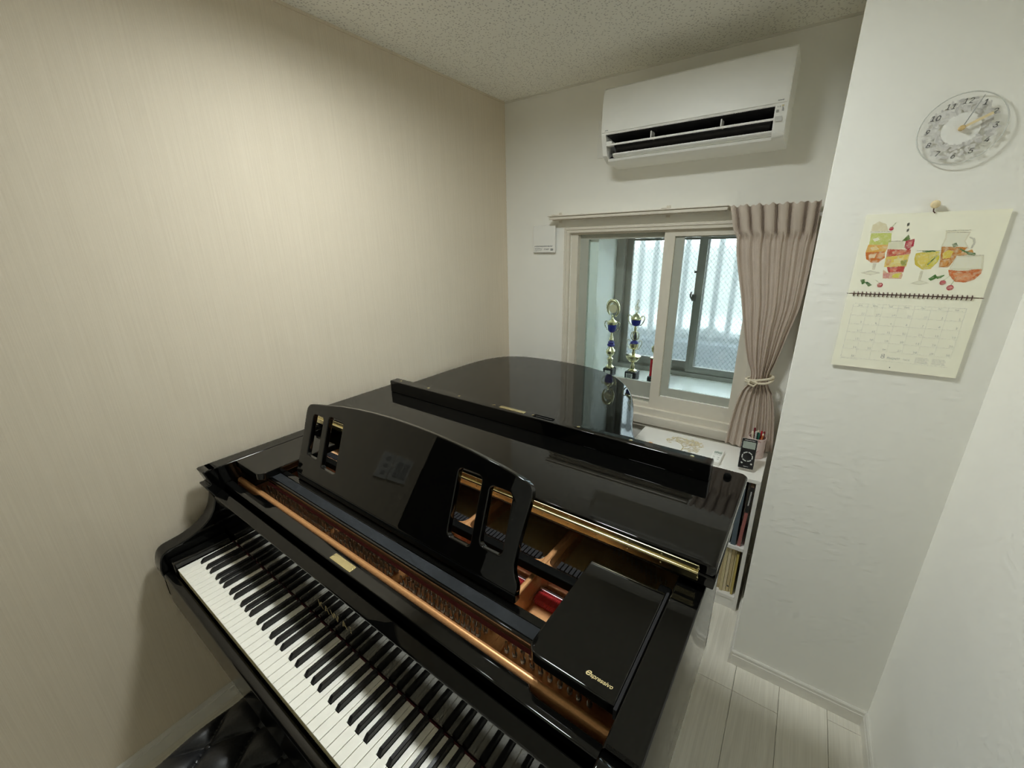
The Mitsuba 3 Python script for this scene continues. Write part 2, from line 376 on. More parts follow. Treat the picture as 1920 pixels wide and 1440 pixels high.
for nm, x0, x1, y0, sw, bw in (('window_2__sash', .476, .936, 2.322, .035, .055), ('window_2__sash_001', .890, 1.261, 2.292, .042, .036)):
    g = sash(nm, x0, x1, .906, 1.667, y0, y0 + .024, sw, bw, .012, 'm_alu')
    E(nm + '__pane', xf(prism(sbox(g[0] - .004, g[2] - .004, g[1] + .004, g[3] + .004), 'y', 0, .0001), np.eye(4)) if False else trimesh.Trimesh([(g[0] - .004, y0 + .012, g[2] - .004), (g[1] + .004, y0 + .012, g[2] - .004), (g[1] + .004, y0 + .012, g[3] + .004), (g[0] - .004, y0 + .012, g[3] + .004)], [(0, 1, 2), (0, 2, 3)], process=False), 'm_frost', False)
    k = nm + '__wire_mesh'
    E(k, wires(g[0], g[1], g[2], g[3], y0 + .0095), 'm_wire', False); tag(k, kind='stuff')
E('window_2__lock', cat(box(.882, .902, 2.280, 2.293, 1.325, 1.362, .003), tube([(.884, 2.283, 1.335), (.876, 2.277, 1.35), (.879, 2.276, 1.375)], .0045, 8), box(.880, .892, 2.284, 2.293, 1.478, 1.490, .002)), 'm_aludark')
# inner window
fr = [prism(rect_ring(.252, 1.268, .735, 1.728, .283, 1.237, .770, 1.700), 'y', YB - .022, YB + .008),
      prism(rect_ring(.272, 1.248, .755, 1.712, .326, 1.220, .790, 1.690), 'y', YB + .002, YB + .060),
      box(.262, 1.258, YB - .028, YB - .018, 1.7145, 1.7245, .002), box(.256, .266, YB - .028, YB - .018, .745, 1.72, .002)]
struct('window_1', cat(*fr), 'm_frame', label='cream framed inner sliding window')
g = sash('window_1__sash', .300, .862, .790, 1.690, YB + .034, YB + .056, .075, .112, .026, 'm_frameback')
def quad(x0, x1, z0, z1, y):
    return trimesh.Trimesh([(x0, y, z0), (x1, y, z0), (x1, y, z1), (x0, y, z1)], [(0, 1, 2), (0, 2, 3)], process=False)
E('window_1__sash__pane', quad(g[0] - .004, g[1] + .004, g[2] - .004, g[3] + .004, YB + .045), 'm_pane', False)
E('window_1__sash__glazing_bead', box(.36, .83, YB + .026, YB + .036, .806, .814, .002), 'm_white')
g = sash('window_1__sash_001', .793, 1.236, .770, 1.699, YB + .002, YB + .016, .050, .072, .030, 'm_frame')
E('window_1__sash_001__inner_frame', prism(rect_ring(g[0] - .005, g[1] + .005, g[2] - .005, g[3] + .005, .884, 1.19, .893, 1.664), 'y', YB + .016, YB + .030), 'm_frameback', False)
E('window_1__sash_001__glazing_bead', box(.848, 1.19, YB + .006, YB + .016, .8425, .848, .0015), 'm_white')
E('window_1__sash_001__pane', quad(.880, 1.194, .889, 1.668, YB + .022), 'm_pane', False)
E('window_1__stool', cat(box(.236, 1.300, YB - .042, YB, .683, .735, .004), box(.244, 1.292, YB - .032, YB, .664, .684, .003)), 'm_frame')

# outside
tag('block_wall', 'grey concrete block wall seen blurred through the frosted window', 'wall')
for row in range(6):
    z1 = .93 - row * .195
    for c in range(6):
        x0 = -.6 + c * .39 + (.0 if row % 2 else .195)
        E(cnt('block_wall__block'), box(x0 + .004, x0 + .386, 3.0, 3.12, z1 - .189, z1, .004), 'm_block', False)
E('block_wall__mortar', box(-.6, 1.95, 3.004, 3.116, -.25, .925), 'm_grey', False)
tag('garden_fence', 'fence of thin upright bars standing on the block wall', 'fence')
for k in range(16):
    E(cnt('garden_fence__bar'), box(-.351 + k * .1105, -.317 + k * .1105, 3.04, 3.07, .93, 1.95), 'm_grey', False)
E('garden_fence__rail', cat(box(-.6, 1.95, 3.06, 3.08, 1.90, 1.94), box(-.6, 1.95, 3.06, 3.08, .955, .99)), 'm_grey', False)
hd = trimesh.creation.icosphere(4, 1.0); hv = hd.vertices * np.array([2.4, .35, .52])
hd.vertices = hv + (meshkit.fbm(hv * 7, 3)[:, None] - .5) * .22
E('hedge', mv(hd, .6, 4.3, .26), 'c_hedge', True); tag('hedge', 'dark low hedge behind the outdoor fence', 'hedge')
struct('outdoor_ground', box(-8, 9, 2.45, 12, -.36, -.25), 'm_outground')

# ------------------------------------------------------------------ grand piano (own frame: x along the keys from the lowest key, y towards the tail)
YAW = -1.17495
PT = ST().rotate([0, 0, 1], YAW)
GP = 'grand_piano'
tag(GP, 'black polished grand piano with its front lid folded back and keys showing', 'piano')
def G(part, mesh, m, smooth=35, label=None, kind=None):
    key = cnt(GP + '__' + part)
    E(key, mesh, m, smooth, PT)
    if label or kind:
        tag(key, label, None, None, kind)
    return key
W = 0.02355
LX, RX, TH = -0.104, 1.330, 0.054
# case outline
curve = [(-.1165, 1.30), (-.112, 1.421), (-.088, 1.587), (-.062, 1.650), (-.028, 1.697), (.010, 1.724), (.056, 1.743), (.152, 1.765), (.258, 1.773), (.377, 1.770), (.5, 1.749), (.611, 1.705), (.673, 1.660), (.725, 1.612), (.773, 1.552), (.822, 1.47), (.858, 1.399), (.892, 1.313),
         (.929, 1.208), (.954, 1.137), (.988, 1.065), (1.03, 1.005), (1.09, .955), (1.17, .915), (1.25, .880), (1.31, .835), (1.338, .78), (1.343, .72)]
from scipy.interpolate import splprep, splev
cv = np.array(curve); tck, _ = splprep(cv.T, s=2e-5, k=3)
cv = np.array(splev(np.linspace(0, 1, 90), tck)).T
full = Polygon([(-.1165, -.5)] + [tuple(c) for c in cv] + [(1.343, -.5)])
outer = full.buffer(-.0125).intersection(sbox(-1, .165, 3, 3)); inner = full.buffer(-.0125 - TH)
rimp = outer.difference(inner)
rimp = max(getattr(rimp, 'geoms', [rimp]), key=lambda g: g.area)
G('rim', mv(slab(rimp, .358, .003), 0, 0, .62), 'm_lacquer')
arm = [(.175, .978), (.138, .978), (.134, .974), (.146, .929), (.144, .927), (.132, .927), (.131, .923), (.148, .884), (.145, .870), (.135, .841), (.121, .819), (.106, .806), (.091, .797), (.071, .788), (.051, .782), (.032, .779), (.016, .777), (.004, .776), (-.006, .773), (-.015, .767),
       (-.021, .759), (-.026, .745), (-.030, .725), (-.030, .705), (-.026, .680), (-.022, .660), (-.022, .60), (.175, .60)]
arm = [(y, z) for y, z in arm][::-1]
for x0 in (LX, RX - TH):
    m = slab(Polygon(arm), TH, .004); m.apply_transform(AX['x']); G('arm', mv(m, x0, 0, 0), 'm_lacquer')
for x0 in (LX + TH + .001, 52 * W + .004):
    G('cheek_block', box(x0, x0 + .0455, -.006, .148, .60, .748, .005), 'm_lacquer')
G('key_bed', box(LX + .002, RX - .002, .0, .62, .575, .618, .004), 'm_lacquer')
G('key_slip', cat(box(LX + TH + .001, RX - TH - .001, -.027, -.004, .60, .708, .006)), 'm_lacquer')
G('bottom_board', mv(slab(full.buffer(-.07).intersection(sbox(-1, .60, 3, 3)), .02, .003), 0, 0, .622), 'm_satin')
# keys
def bcenter(o):
    out = {}
    for k, c in (('C#', 21.2), ('D#', 49.46), ('F#', 90.84), ('G#', 117.75), ('A#', 144.67)):
        out[k] = o + c / 164.85 * 7 * W
    return out
blacks = []
for o in range(-1, 8):
    base = (2 + 7 * o) * W
    for k, c in bcenter(base).items():
        if .5 * W < c < 51 * W and (o >= 0 or k == 'A#'):
            blacks.append(c)
KG = .0006
kp = {}
for i in range(52):
    a, b = i * W + KG, (i + 1) * W - KG
    lo = next((c for c in blacks if abs(c - i * W) < .009), None); hi = next((c for c in blacks if abs(c - (i + 1) * W) < .009), None)
    cl = (lo + .0066 - i * W) if lo else KG
    ch = (hi - .0066 - i * W) if hi else W - KG
    sig = (round(cl, 5), round(ch, 5))
    if sig not in kp:
        pol = [(KG, 0), (W - KG, 0)]
        pol += [(W - KG, .0505), (ch, .0505), (ch, .1495)] if hi else [(W - KG, .1495)]
        pol += [(cl, .1495), (cl, .0505), (KG, .0505)] if lo else [(KG, .1495)]
        kp[sig] = (ply(mv(slab(Polygon(pol), .004, .0009, 2), 0, 0, .726), 'm_ivory', smooth=35), ply(cat(box(.0006, W - .0006, .0008, .010, .705, .7262), box(cl + .0005, ch - .0005, .0505, .149, .700, .7262)), 'm_keywood', smooth=False))
    for nm, d in (('white_key', kp[sig][0]), ('key_stick', kp[sig][1])):
        scene[cnt(f'{GP}__{nm}')] = {**d, 'to_world': PT @ ST().translate([i * W, 0, 0])}
bk = trimesh.convex.convex_hull(np.array([(s * x, y, z) for s in (-1, 1) for x, y, z in ((.0056, .0515, .7245), (.0056, .149, .7245), (.0052, .0525, .732), (.0052, .149, .734), (.0044, .0585, .7395), (.0044, .149, .7412), (.0034, .0605, .7408), (.0034, .149, .7424))]))
bd = ply(bk, 'm_ebony', smooth=28)
for c in blacks:
    scene[cnt(GP + '__black_key')] = {**bd, 'to_world': PT @ ST().translate([c, 0, 0])}
G('name_felt', box(-.002, 52 * W + .002, .1492, .1518, .722, .7325), 'm_redfelt', False, 'dark red felt strip behind the keys')
# fallboard
fb = Polygon([(.152, .735), (.1475, .880), (.1480, .8835), (.150, .8855), (.170, .8975), (.1725, .8965), (.173, .890), (.173, .735)])
G('fallboard', prism(fb, 'x', LX + TH + .0012, RX - TH - .0012), 'm_lacquer', 50)
LETX = ((.536, .020, 'K'), (.561, .021, 'A'), (.589, .037, 'W'), (.636, .021, 'A'), (.670, .0045, 'I'))
lets = []
for x, w, ch in LETX:
    m = text(ch, .021, .0004, True, w=w); m.vertices[:, 0] -= m.vertices[:, 0].min(); lets.append(mv(m, x, 0, 0))
G('fallboard__lettering', xf(cat(*lets), frame_M((0, .15055, .789), (1, 0, 0), (0, -.0045, .148))), 'm_goldletter', False, 'gold maker lettering')
# front stretcher with serial plate
st = Polygon([(LX + TH + .001, .184), (RX - TH - .001, .184), (RX - TH - .001, .207), (1.145, .207), (1.130, .210), (1.122, .2185), (.100 + .02, .2185), (.105, .210), (.088, .207), (LX + TH + .001, .207)])
G('stretcher', mv(slab(st, .055, .003), 0, 0, .860), 'm_lacquer')
G('stretcher__serial_plate', mv(slab(rrect(.551, .636, .189, .2085, .002), .0011, .0004, 1), 0, 0, .915), 'm_brass', 35, 'small brass plate')
for x in (.556, .631):
    G('stretcher__serial_plate_screw', mv(lathe([(.0021, 0), (.0021, .0006), (.0012, .0011)], 10), x, .1988, .9161), 'm_brass')
# iron frame
flange = Polygon([(.219, .862), (.219, .905), (.2205, .911), (.224, .915), (.2285, .9165), (.233, .915), (.2365, .911), (.238, .903), (.238, .862)])
G('iron_frame', cat(prism(flange, 'x', -.0485, 1.2745), box(-.0485, 1.2745, .237, .330, .845, .862, .002), box(-.0485, 1.2745, .330, .462, .835, .852, .002)), 'm_copper', 50, 'copper coloured cast iron frame')
for x in (.250, .530, .740, .992):
    G('iron_frame__strut', cat(box(x - .007, x + .007, .330, .472, .845, .9185, .004), box(x - .008, x + .008, .470, 1.25, .850, .9185, .004),
                               *[prism(Polygon([(x + s * .006, .452), (x + s * .024, .4555), (x + s * .014, .450), (x + s * .009, .443), (x + s * .0062, .430)]), 'z', .86, .9175) for s in (-1, 1)],
                               *[prism(Polygon([(x + s * .007, .474), (x + s * .024, .4745), (x + s * .014, .480), (x + s * .010, .486), (x + s * .0072, .498)]), 'z', .86, .9175) for s in (-1, 1)]), 'm_copper')
G('iron_frame__cross_bar', box(-.048, 1.274, .4545, .4755, .855, .919, .005), 'm_copper')
for x in (.408, .700, 1.010):
    G('iron_frame__rib', box(x - .012, x + .012, .237, .33, .860, .872, .004), 'm_copper')
bolt = ply(cat(lathe([(.0095, 0), (.0095, .002), (.0065, .0035), (.0065, .006), (.004, .0085)], 16), box(-.0045, .0045, -.0009, .0009, .0082, .0092), box(-.0009, .0009, -.0045, .0045, .0082, .0092)), 'm_chrome', smooth=30)
for x, y in ((.408, .246), (.700, .246), (.767, .246), (.864, .250), (.936, .252), (1.010, .247), (1.150, .250), (.250, .246), (.045, .246)):
    scene[cnt(GP + '__iron_frame__bolt')] = {**bolt, 'to_world': PT @ ST().translate([x, y, .8715 if x in (.408, .700, 1.010) else .8615])}
pin = ply(cat(lathe([(.0032, 0), (.0032, .020), (.0028, .0215), (.0026, .031), (.0018, .0322)], 8), tube([(.0042 * math.cos(t), .0042 * math.sin(t), .004 + .0011 * t / 2) for t in np.linspace(0, 18, 26)], .0011, 4)), 'm_steel', smooth=40)
for x0, x1, rows, pitch, py0 in ((.035, .392, 3, .0115, .258), (.424, .690, 3, .0112, .258), (.722, .985, 3, .0150, .268), (1.03, 1.25, 2, .020, .276)):
    for r in range(rows):
        for k in range(int((x1 - x0) / pitch)):
            x, y = x0 + k * pitch + r * pitch / 3, py0 + r * .0155 + random.uniform(-.0006, .0006)
            scene[cnt(GP + '__tuning_pin')] = {**pin, 'to_world': PT @ ST().translate([x, y, .861]).rotate([0, 0, 1], random.uniform(0, 360)).rotate([1, 0, 0], -5)}
# strings, felts, soundboard
G('soundboard', mv(slab(full.buffer(-.075).intersection(sbox(-1, .478, 3, 3)), .012, .001, 1), 0, 0, .848), 'm_spruce', 35, 'spruce soundboard')
def strand(x0, y0, x1, y1, z, r):
    d = np.array([x1 - x0, y1 - y0]); d /= np.linalg.norm(d); nrm = np.array([-d[1], d[0]]) * r
    pts = []
    for (x, y) in ((x0, y0), (x1, y1)):
        pts += [(x + nrm[0], y + nrm[1], z), (x - nrm[0], y - nrm[1], z), (x, y, z + r * 1.2)]
    return trimesh.Trimesh(pts, [(0, 2, 5), (0, 5, 3), (2, 1, 4), (2, 4, 5), (1, 0, 3), (1, 3, 4)], process=False)
XS = np.arange(.41, 1.25, .0036)
G('treble_strings', cat(*[strand(x, .400, x, .4525, .8735, .0006) for x in np.arange(-.03, 1.25, .0045)], *[strand(x, .478, x - .05 * (x - .5), min(1.10, 1.57 - .75 * x), .8930, .0006) for x in XS]), 'm_steel', False, 'steel strings', 'stuff')
G('bass_strings', cat(*[strand(x, .478, x + .20, 1.40, .8990, .0019) for x in np.arange(.0, .40, .0082)]), 'm_bassstring', False, 'copper wound bass strings', 'stuff')
for x0, x1 in ((-.04, .240), (.262, .518), (.541, .730), (.751, .982), (1.003, 1.25)):
    G('string_felt', box(x0, x1, .414, .440, .852, .871, .003), 'm_brightfelt', 35, 'bright red felt under the strings')
    G('agraffe_bar', box(x0, x1, .4405, .4475, .852, .875, .001), 'm_chrome', False)
    G('damper_base', box(x0 + .006, x1 - .006, .4765, .519, .864, .8885, .001), 'm_lightgrey', False)
    for q in np.arange(x0 + .014, x1 - .018, .0112):
        G('damper', box(q, q + .0088, .491, .516, .8935, .9045, .001), 'm_blackfelt', False)
G('hitch_strip', box(1.03, 1.26, .60, .70, .845, .858, .003), 'm_copper')
hp = ply(lathe([(.0022, 0), (.0022, .016), (.0012, .018)], 7), 'm_steel', smooth=40)
for k in range(26):
    scene[cnt(GP + '__hitch_pin')] = {**hp, 'to_world': PT @ ST().translate([1.065 + k * .0068, .678 - k * .0023 + (k % 2) * .012, .858])}
# music shelf, rail, desk
for x0 in (-.046, 1.246):
    G('slide_rail', box(x0, x0 + .025, .245, .53, .930, .9545, .003), 'm_satin')
rail = Polygon([(.2665, .926), (.2665, .9335), (.2585, .9345), (.258, .936), (.258, .9505), (.260, .9525), (.291, .9525), (.293, .955), (.309, .955), (.311, .953), (.311, .926)])
G('music_rail', prism(rail, 'x', .085, 1.135), 'm_lacquer', 50)
G('music_rail__felt_pad', box(.092, 1.13, .2635, .2905, .9526, .9552, .001), 'm_navyfelt', False, 'dark navy felt pad')
G('music_rail__felt_strip', box(.088, 1.130, .2610, .2660, .917, .9332), 'm_redfelt', False, 'dark red felt strip')
G('rear_rail', box(-.02, 1.245, .418, .4405, .931, .9545, .003), 'm_satin')
for k, (x0, x1, xr) in enumerate(((-.0485, .1165, 1), (1.1085, 1.2685, -1))):
    c = [(x0, .2275), (x1, .2275), (x1, .485), (x0, .485)]
    pol = Polygon(c)
    rr = .022
    keep = pol.buffer(-rr).buffer(rr, 12)
    half = sbox(x0, .2, x0 + .10, .3) if k == 0 else sbox(x1 - .10, .2, x1, .3)
    pol = keep.union(pol.intersection(half)).union(pol.intersection(sbox(x0, .4, x1, .5)))
    kk = G('side_shelf', mv(slab(pol, .0225, .0025), 0, 0, .955), 'm_lacquer')
    if k == 1:
        t = cat(mv(text('e', .0112, .0003, True, .28), 0, 0, 0), mv(text('spressivo', .0066, .0003, True, .28, w=.0375), .0086, 0, 0))
        E(kk + '__lettering', mv(t, 1.2095, .2475, .9775), 'm_goldscript', False, PT); tag(kk + '__lettering', 'gold script lettering')
        G('side_felt', box(1.2690, 1.2745, .222, .49, .956, .9775, .001), 'm_blackfelt', False)
DU = np.array([0, .341, .940])
DM = frame_M((0, .307, .978), (1, 0, 0), DU)
desk = Polygon([(.190, 0), (.1915, .06), (.191, .13), (.1885, .185), (.1892, .198), (.1925, .208), (.200, .2155), (.212, .2195), (.226, .222), (.282, .2305), (.362, .2425), (.434, .250), (.506, .255), (.570, .2575), (.634, .258), (.69, .257), (.747, .2545), (.80, .251), (.849, .2475), (.94, .237), (.985, .2295), (1.003, .2255),
                (1.014, .2205), (1.021, .213), (1.024, .200), (1.0215, .175), (1.019, .152), (1.0155, .115), (1.013, .075), (1.0125, .057), (1.0145, .044), (1.019, .033), (1.026, .023), (1.0295, .012), (1.030, 0)])
holes = [rrect(.230, .285, .064, .192, .010), rrect(.311, .384, .047, .202, .012), rrect(.829, .897, .045, .203, .012), rrect(.921, .980, .060, .192, .012)]
for h in holes:
    desk = desk.difference(h)
dm = slab(desk, .016, .0028); dm.apply_translation((0, 0, -.016)); dm.apply_transform(DM)
G('music_desk', dm, 'm_lacquer')
G('music_desk__base', cat(box(.192, 1.028, .3075, .325, .9555, .9785, .003)), 'm_lacquer')
for x in (.45, .77):
    G('music_desk__prop', tube([(x, .340, .966), (x, .388, 1.06)], .006, 6), 'm_satin')
    
# lid
lid = full.intersection(sbox(-1, .537, 3, 3))
G('lid', mv(slab(lid, .030, .006, 4), 0, 0, .983), 'm_lacquer')
for x, y in ((-.06, .60), (1.29, .62), (-.07, 1.2), (.5, 1.70)):
    G('lid_bumper', mv(lathe([(.009, 0), (.009, .0045)], 12), x, y, .9782), 'm_blackfelt')
fl = rrect(-.1175, 1.343, .537, .954, .020, 7).union(sbox(-.1175, .537, 1.343, .60))
G('front_lid', mv(slab(fl, .0245, .004, 3), 0, 0, 1.0135), 'm_lacquer')
G('front_lid__lip', box(-.030, 1.262, .853, .894, 1.0382, 1.090, .003), 'm_lacquer')
scr = ply(lathe([(.0052, 0), (.0052, .0006), (.003, .0014)], 12), 'm_brass', smooth=30)
for k in range(8):
    scene[cnt(GP + '__front_lid__screw')] = {**scr, 'to_world': PT @ ST().translate([.019 + .1703 * k, .8745, 1.0901])}
G('front_lid__brass_plate', mv(slab(rrect(.559, .666, .866, .883, .0015), .001, .0003, 1), 0, 0, 1.0902), 'm_brass', 35, 'narrow brass plate')
G('front_lid__latch', mv(slab(rrect(.702, .780, .866, .884, .002).difference(rrect(.708, .774, .8705, .8795, .001)), .0012, .0003, 1), 0, 0, 1.0902), 'm_satin')
G('front_lid__rubber_foot', mv(lathe([(.0095, 0), (.0095, .006), (.0065, .0105), (.002, .0115)], 16), 1.298, .908, 1.0382), 'm_satin')
# long hinge
G('hinge', tube([(x, .5335, 1.0135) for x in np.linspace(-.088, 1.313, 3)], .0042, 12), 'm_brass', 40, 'long brass piano hinge')
G('hinge__leaf', box(-.088, 1.313, .5350, .5368, 1.0155, 1.0300, .0008), 'm_brass', False)
G('hinge__leaf_001', box(-.088, 1.313, .5350, .5368, .9935, 1.0115, .0008), 'm_brass', False)
hs = ply(xf(lathe([(.0024, 0), (.0024, .0004), (.0014, .001)], 8), frame_M((0, 0, 0), (1, 0, 0), (0, 0, 1))), 'm_brass', smooth=30)
for k in range(20):
    for z in (1.0235, 1.0015):
        scene[cnt(GP + '__hinge__screw')] = {**hs, 'to_world': PT @ ST().translate([-.06 + .0722 * k, .5349, z])}
# legs and lyre
for x, y in ((.02, .30), (1.20, .30), (.30, 1.52)):
    leg = lathe([(.030, 0), (.030, .035), (.022, .045)], 16)
    G('leg', cat(mv(trimesh.convex.convex_hull(np.array([(sx * a, sy * a, z) for sx in (-1, 1) for sy in (-1, 1) for a, z in ((.034, .05), (.048, .56))])), x, y, 0), box(x - .065, x + .065, y - .065, y + .065, .545, .622 if y > 1 else .578, .004)), 'm_lacquer')
    G('caster', mv(lathe([(.018, 0), (.026, .006), (.028, .026), (.020, .052)], 16), x, y, 0), 'm_brass')
G('pedal_lyre', cat(box(.42, .80, .36, .40, .12, .17, .004), *[tube([(x, .38, .16), (x, .38, .58)], .016, 10) for x in (.50, .72)], box(.44, .78, .34, .42, .55, .576, .004)), 'm_lacquer')
for x in (.50, .61, .72):
    G('pedal', box(x - .014, x + .014, .22, .37, .128, .138, .004), 'm_brass')

# ------------------------------------------------------------------ piano bench
tag('piano_bench', 'black tufted leather piano bench pushed under the keyboard', 'bench')
bx0, bx1, by0, by1 = .318, .880, -.300, .042
nx, ny = 150, 96
gx, gy = np.meshgrid(np.linspace(bx0, bx1, nx), np.linspace(by0, by1, ny), indexing='ij')
DX, DY = .118, .086
cx0, cy0 = .445, -.031
u = (gx - cx0) / DX + (gy - cy0) / (2 * DY); v = (gx - cx0) / DX - (gy - cy0) / (2 * DY)
pil = (np.abs(np.sin(np.pi * u)) * np.abs(np.sin(np.pi * v))) ** .42
ed = np.minimum(np.minimum(gx - bx0, bx1 - gx), np.minimum(gy - by0, by1 - gy))
edge = np.sqrt(np.clip(1 - np.clip(1 - ed / .040, 0, 1) ** 2, 0, 1))
pil = np.where(ed < .045, pil * np.clip(ed / .045, 0, 1) + (1 - np.clip(ed / .045, 0, 1)) * .75, pil)
gz = .432 + .040 * edge + .030 * pil * np.clip(edge + .1, 0, 1)
top = np.stack([gx, gy, gz], -1).reshape(-1, 3)
F = []
for i in range(nx - 1):
    for j in range(ny - 1):
        a = i * ny + j
        F += [(a, a + ny, a + ny + 1), (a, a + ny + 1, a + 1)]
ringi = [i * ny for i in range(nx)] + [(nx - 1) * ny + j for j in range(1, ny)] + [i * ny + ny - 1 for i in range(nx - 2, -1, -1)] + [j for j in range(ny - 2, 0, -1)]
nb = len(top); low = top[ringi].copy(); low[:, 2] = .405
V = np.vstack([top, low, [[(bx0 + bx1) / 2, (by0 + by1) / 2, .405]]])
for k in range(len(ringi)):
    k2 = (k + 1) % len(ringi)
    F += [(ringi[k], nb + k, nb + k2), (ringi[k], nb + k2, ringi[k2]), (nb + k2, nb + k, len(V) - 1)]
E('piano_bench__seat', trimesh.Trimesh(V, F, process=False), 'm_leather', 60)
bt = ply(lathe([(.008, 0), (.0085, .002), (.006, .0045), (.002, .0055)], 14), 'm_leather', smooth=True)
for i in range(-3, 5):
    for j in range(-5, 4):
        x, y = cx0 + (i + .5 * (j % 2)) * DX, cy0 + j * DY
        if bx0 + .035 < x < bx1 - .035 and by0 + .035 < y < by1 - .035:
            scene[cnt('piano_bench__button')] = {**bt, 'to_world': ST().translate([x, y, .4735])}
E('piano_bench__apron', box(bx0 + .012, bx1 - .012, by0 + .012, by1 - .012, .335, .406, .004), 'm_lacquer')
for x in (bx0 + .035, bx1 - .035):
    for y in (by0 + .035, by1 - .035):
        E(cnt('piano_bench__leg'), trimesh.convex.convex_hull(np.array([(x + sx * a, y + sy * a, z) for sx in (-1, 1) for sy in (-1, 1) for a, z in ((.015, 0), (.023, .34))])), 'm_lacquer')

# ------------------------------------------------------------------ air conditioner on the back wall
AC = 'air_conditioner'
tag(AC, 'white wall mounted air conditioner with its louver open above the window', 'air conditioner')
ax0, ax1 = .537, 1.243
body = Polygon([(YB, 2.285), (1.765, 2.285), (1.742, 2.280), (1.731, 2.268), (1.722, 2.20), (1.7195, 2.105), (1.724, 2.098), (1.80, 2.092), (1.86, 2.05), (1.775, 2.010), (1.760, 2.006), (1.765, 1.998), (1.80, 1.994), (YB, 1.990)])
E(AC + '__body', prism(body, 'x', ax0 + .02, 1.2035), 'm_acwhite', 40)
side = Polygon([(YB, 2.285), (1.765, 2.285), (1.742, 2.280), (1.731, 2.268), (1.722, 2.20), (1.7195, 2.11), (1.722, 2.06), (1.732, 2.02), (1.742, 2.005), (1.752, 1.999), (1.80, 1.994), (YB, 1.990)][::-1])
E(AC + '__control_end', prism(side, 'x', 1.2035, ax1), 'm_acwhite', 40)
E(AC + '__end_cap', prism(Polygon([(YB, 2.285), (1.765, 2.285), (1.742, 2.280), (1.731, 2.268), (1.722, 2.20), (1.7195, 2.105), (1.728, 2.085), (1.75, 2.02), (1.80, 1.994), (YB, 1.990)]), 'x', ax0, ax0 + .020), 'm_acwhite', 40)
fpan = Polygon([(1.7305, 2.272), (1.7195, 2.20), (1.7165, 2.106), (1.7205, 2.104), (1.7235, 2.20), (1.7345, 2.270)])
E(AC + '__front_panel', prism(fpan, 'x', ax0 + .004, ax1 - .004), 'm_acwhite', 40)
E(AC + "__outlet", prism(Polygon([(1.727, 2.0965), (1.80, 2.0905), (1.858, 2.05), (1.777, 2.0125), (1.790, 2.014), (1.875, 2.05), (1.80, 2.094), (1.727, 2.0985)]), 'x', ax0 + .021, 1.203), "m_acdark", 40)
E(AC + '__louver', prism(Polygon([(1.722, 2.056), (1.724, 2.061), (1.745, 2.064), (1.762, 2.062), (1.762, 2.0605), (1.745, 2.061), (1.727, 2.058), (1.723, 2.053)]), 'x', ax0 + .021, 1.203), 'm_acwhite', 40)
E(AC + '__lower_louver', prism(Polygon([(1.752, 2.022), (1.7535, 2.027), (1.757, 2.028), (1.80, 2.013), (1.845, 2.002), (1.80, 2.0065), (1.76, 2.0135)]), 'x', ax0 + .045, 1.206), 'm_acwhite', 40)
E(AC + '__louver_hinge', box(ax0 + .022, ax0 + .050, 1.722, 1.760, 2.055, 2.072, .003), 'm_acwhite')
for x in (.755, 1.025):
    E(cnt(AC + '__louver_stay'), box(x, x + .004, 1.73, 1.78, 2.060, 2.088, .001), 'm_acwhite')
E(AC + '__fan', prism(Polygon([(1.80 + .03 * math.cos(t), 2.052 + .024 * math.sin(t)) for t in np.linspace(0, 2 * math.pi, 16)[:-1]]), 'x', ax0 + .05, 1.19), 'm_acdark')
E(AC + '__logo', cat(*[xf(box(0, .019, 0, .0032, 0, .0004), wallM(1.2095, 1.7164, 2.1115))]), 'm_grey', False)
E(AC + '__maker_mark', xf(box(0, .014, 0, .0030, 0, .0004), wallM(.5555, 1.7164, 2.1115)), 'm_grey', False)
E(AC + '__indicator', xf(cat(*[mv(box(0, a, 0, .0028, 0, .0005), x, z, 0) for x, z, a in ((.006, .032, .003), (.013, .0325, .003), (.004, .021, .009), (.004, .0165, .009), (.0215, .0235, .006), (.0215, .019, .006), (.0215, .028, .0045))]), wallM(1.2045, 1.7178, 2.060)), 'm_grey', False)
E(AC + '__lamp', xf(box(.020, .026, .0335, .0375, 0, .0008), wallM(1.2045, 1.7180, 2.060)), 'c_straw', False)
E(AC + '__receiver', xf(box(.004, .026, -.008, .008, 0, .0007), wallM(1.2045, 1.7188, 2.055)), 'm_lightgrey', False)
E('pipe_cover_plate', cat(box(.420, .540, YB - .006, YB, 2.050, 2.22, .002), box(.487, .497, YB - .05, YB - .006, 2.046, 2.085, .003)), 'm_acwhite'); tag('pipe_cover_plate', 'white cover plate on the wall at the lower left of the air conditioner', 'cover plate')

# ------------------------------------------------------------------ panel left of the window
tag('vent_panel', 'square white wall panel with small print left of the window', 'wall panel')
E('vent_panel__cover', xf(mv(slab(rrect(0, .145, 0, .147, .003), .010, .002), 0, 0, .011), wallM(.048, YB, 1.598)), 'm_acwhite')
E('vent_panel__base', xf(slab(rrect(.010, .137, .008, .139, .003), .0112, .001), wallM(.048, YB, 1.598)), 'm_grey')
pr = [(.012, .032, .118, .005), (.012, .024, .052, .0018), (.012, .019, .048, .0018), (.012, .014, .05, .0018), (.012, .009, .046, .0018), (.075, .018, .034, .0035), (.075, .013, .03, .0018), (.118, .010, .018, .012)]
E('vent_panel__print', xf(cat(*[mv(box(0, w, 0, h, 0, .0002), x, z, 0) for x, z, w, h in pr]), wallM(.046, YB - .0211, 1.598)), 'm_grey', False)

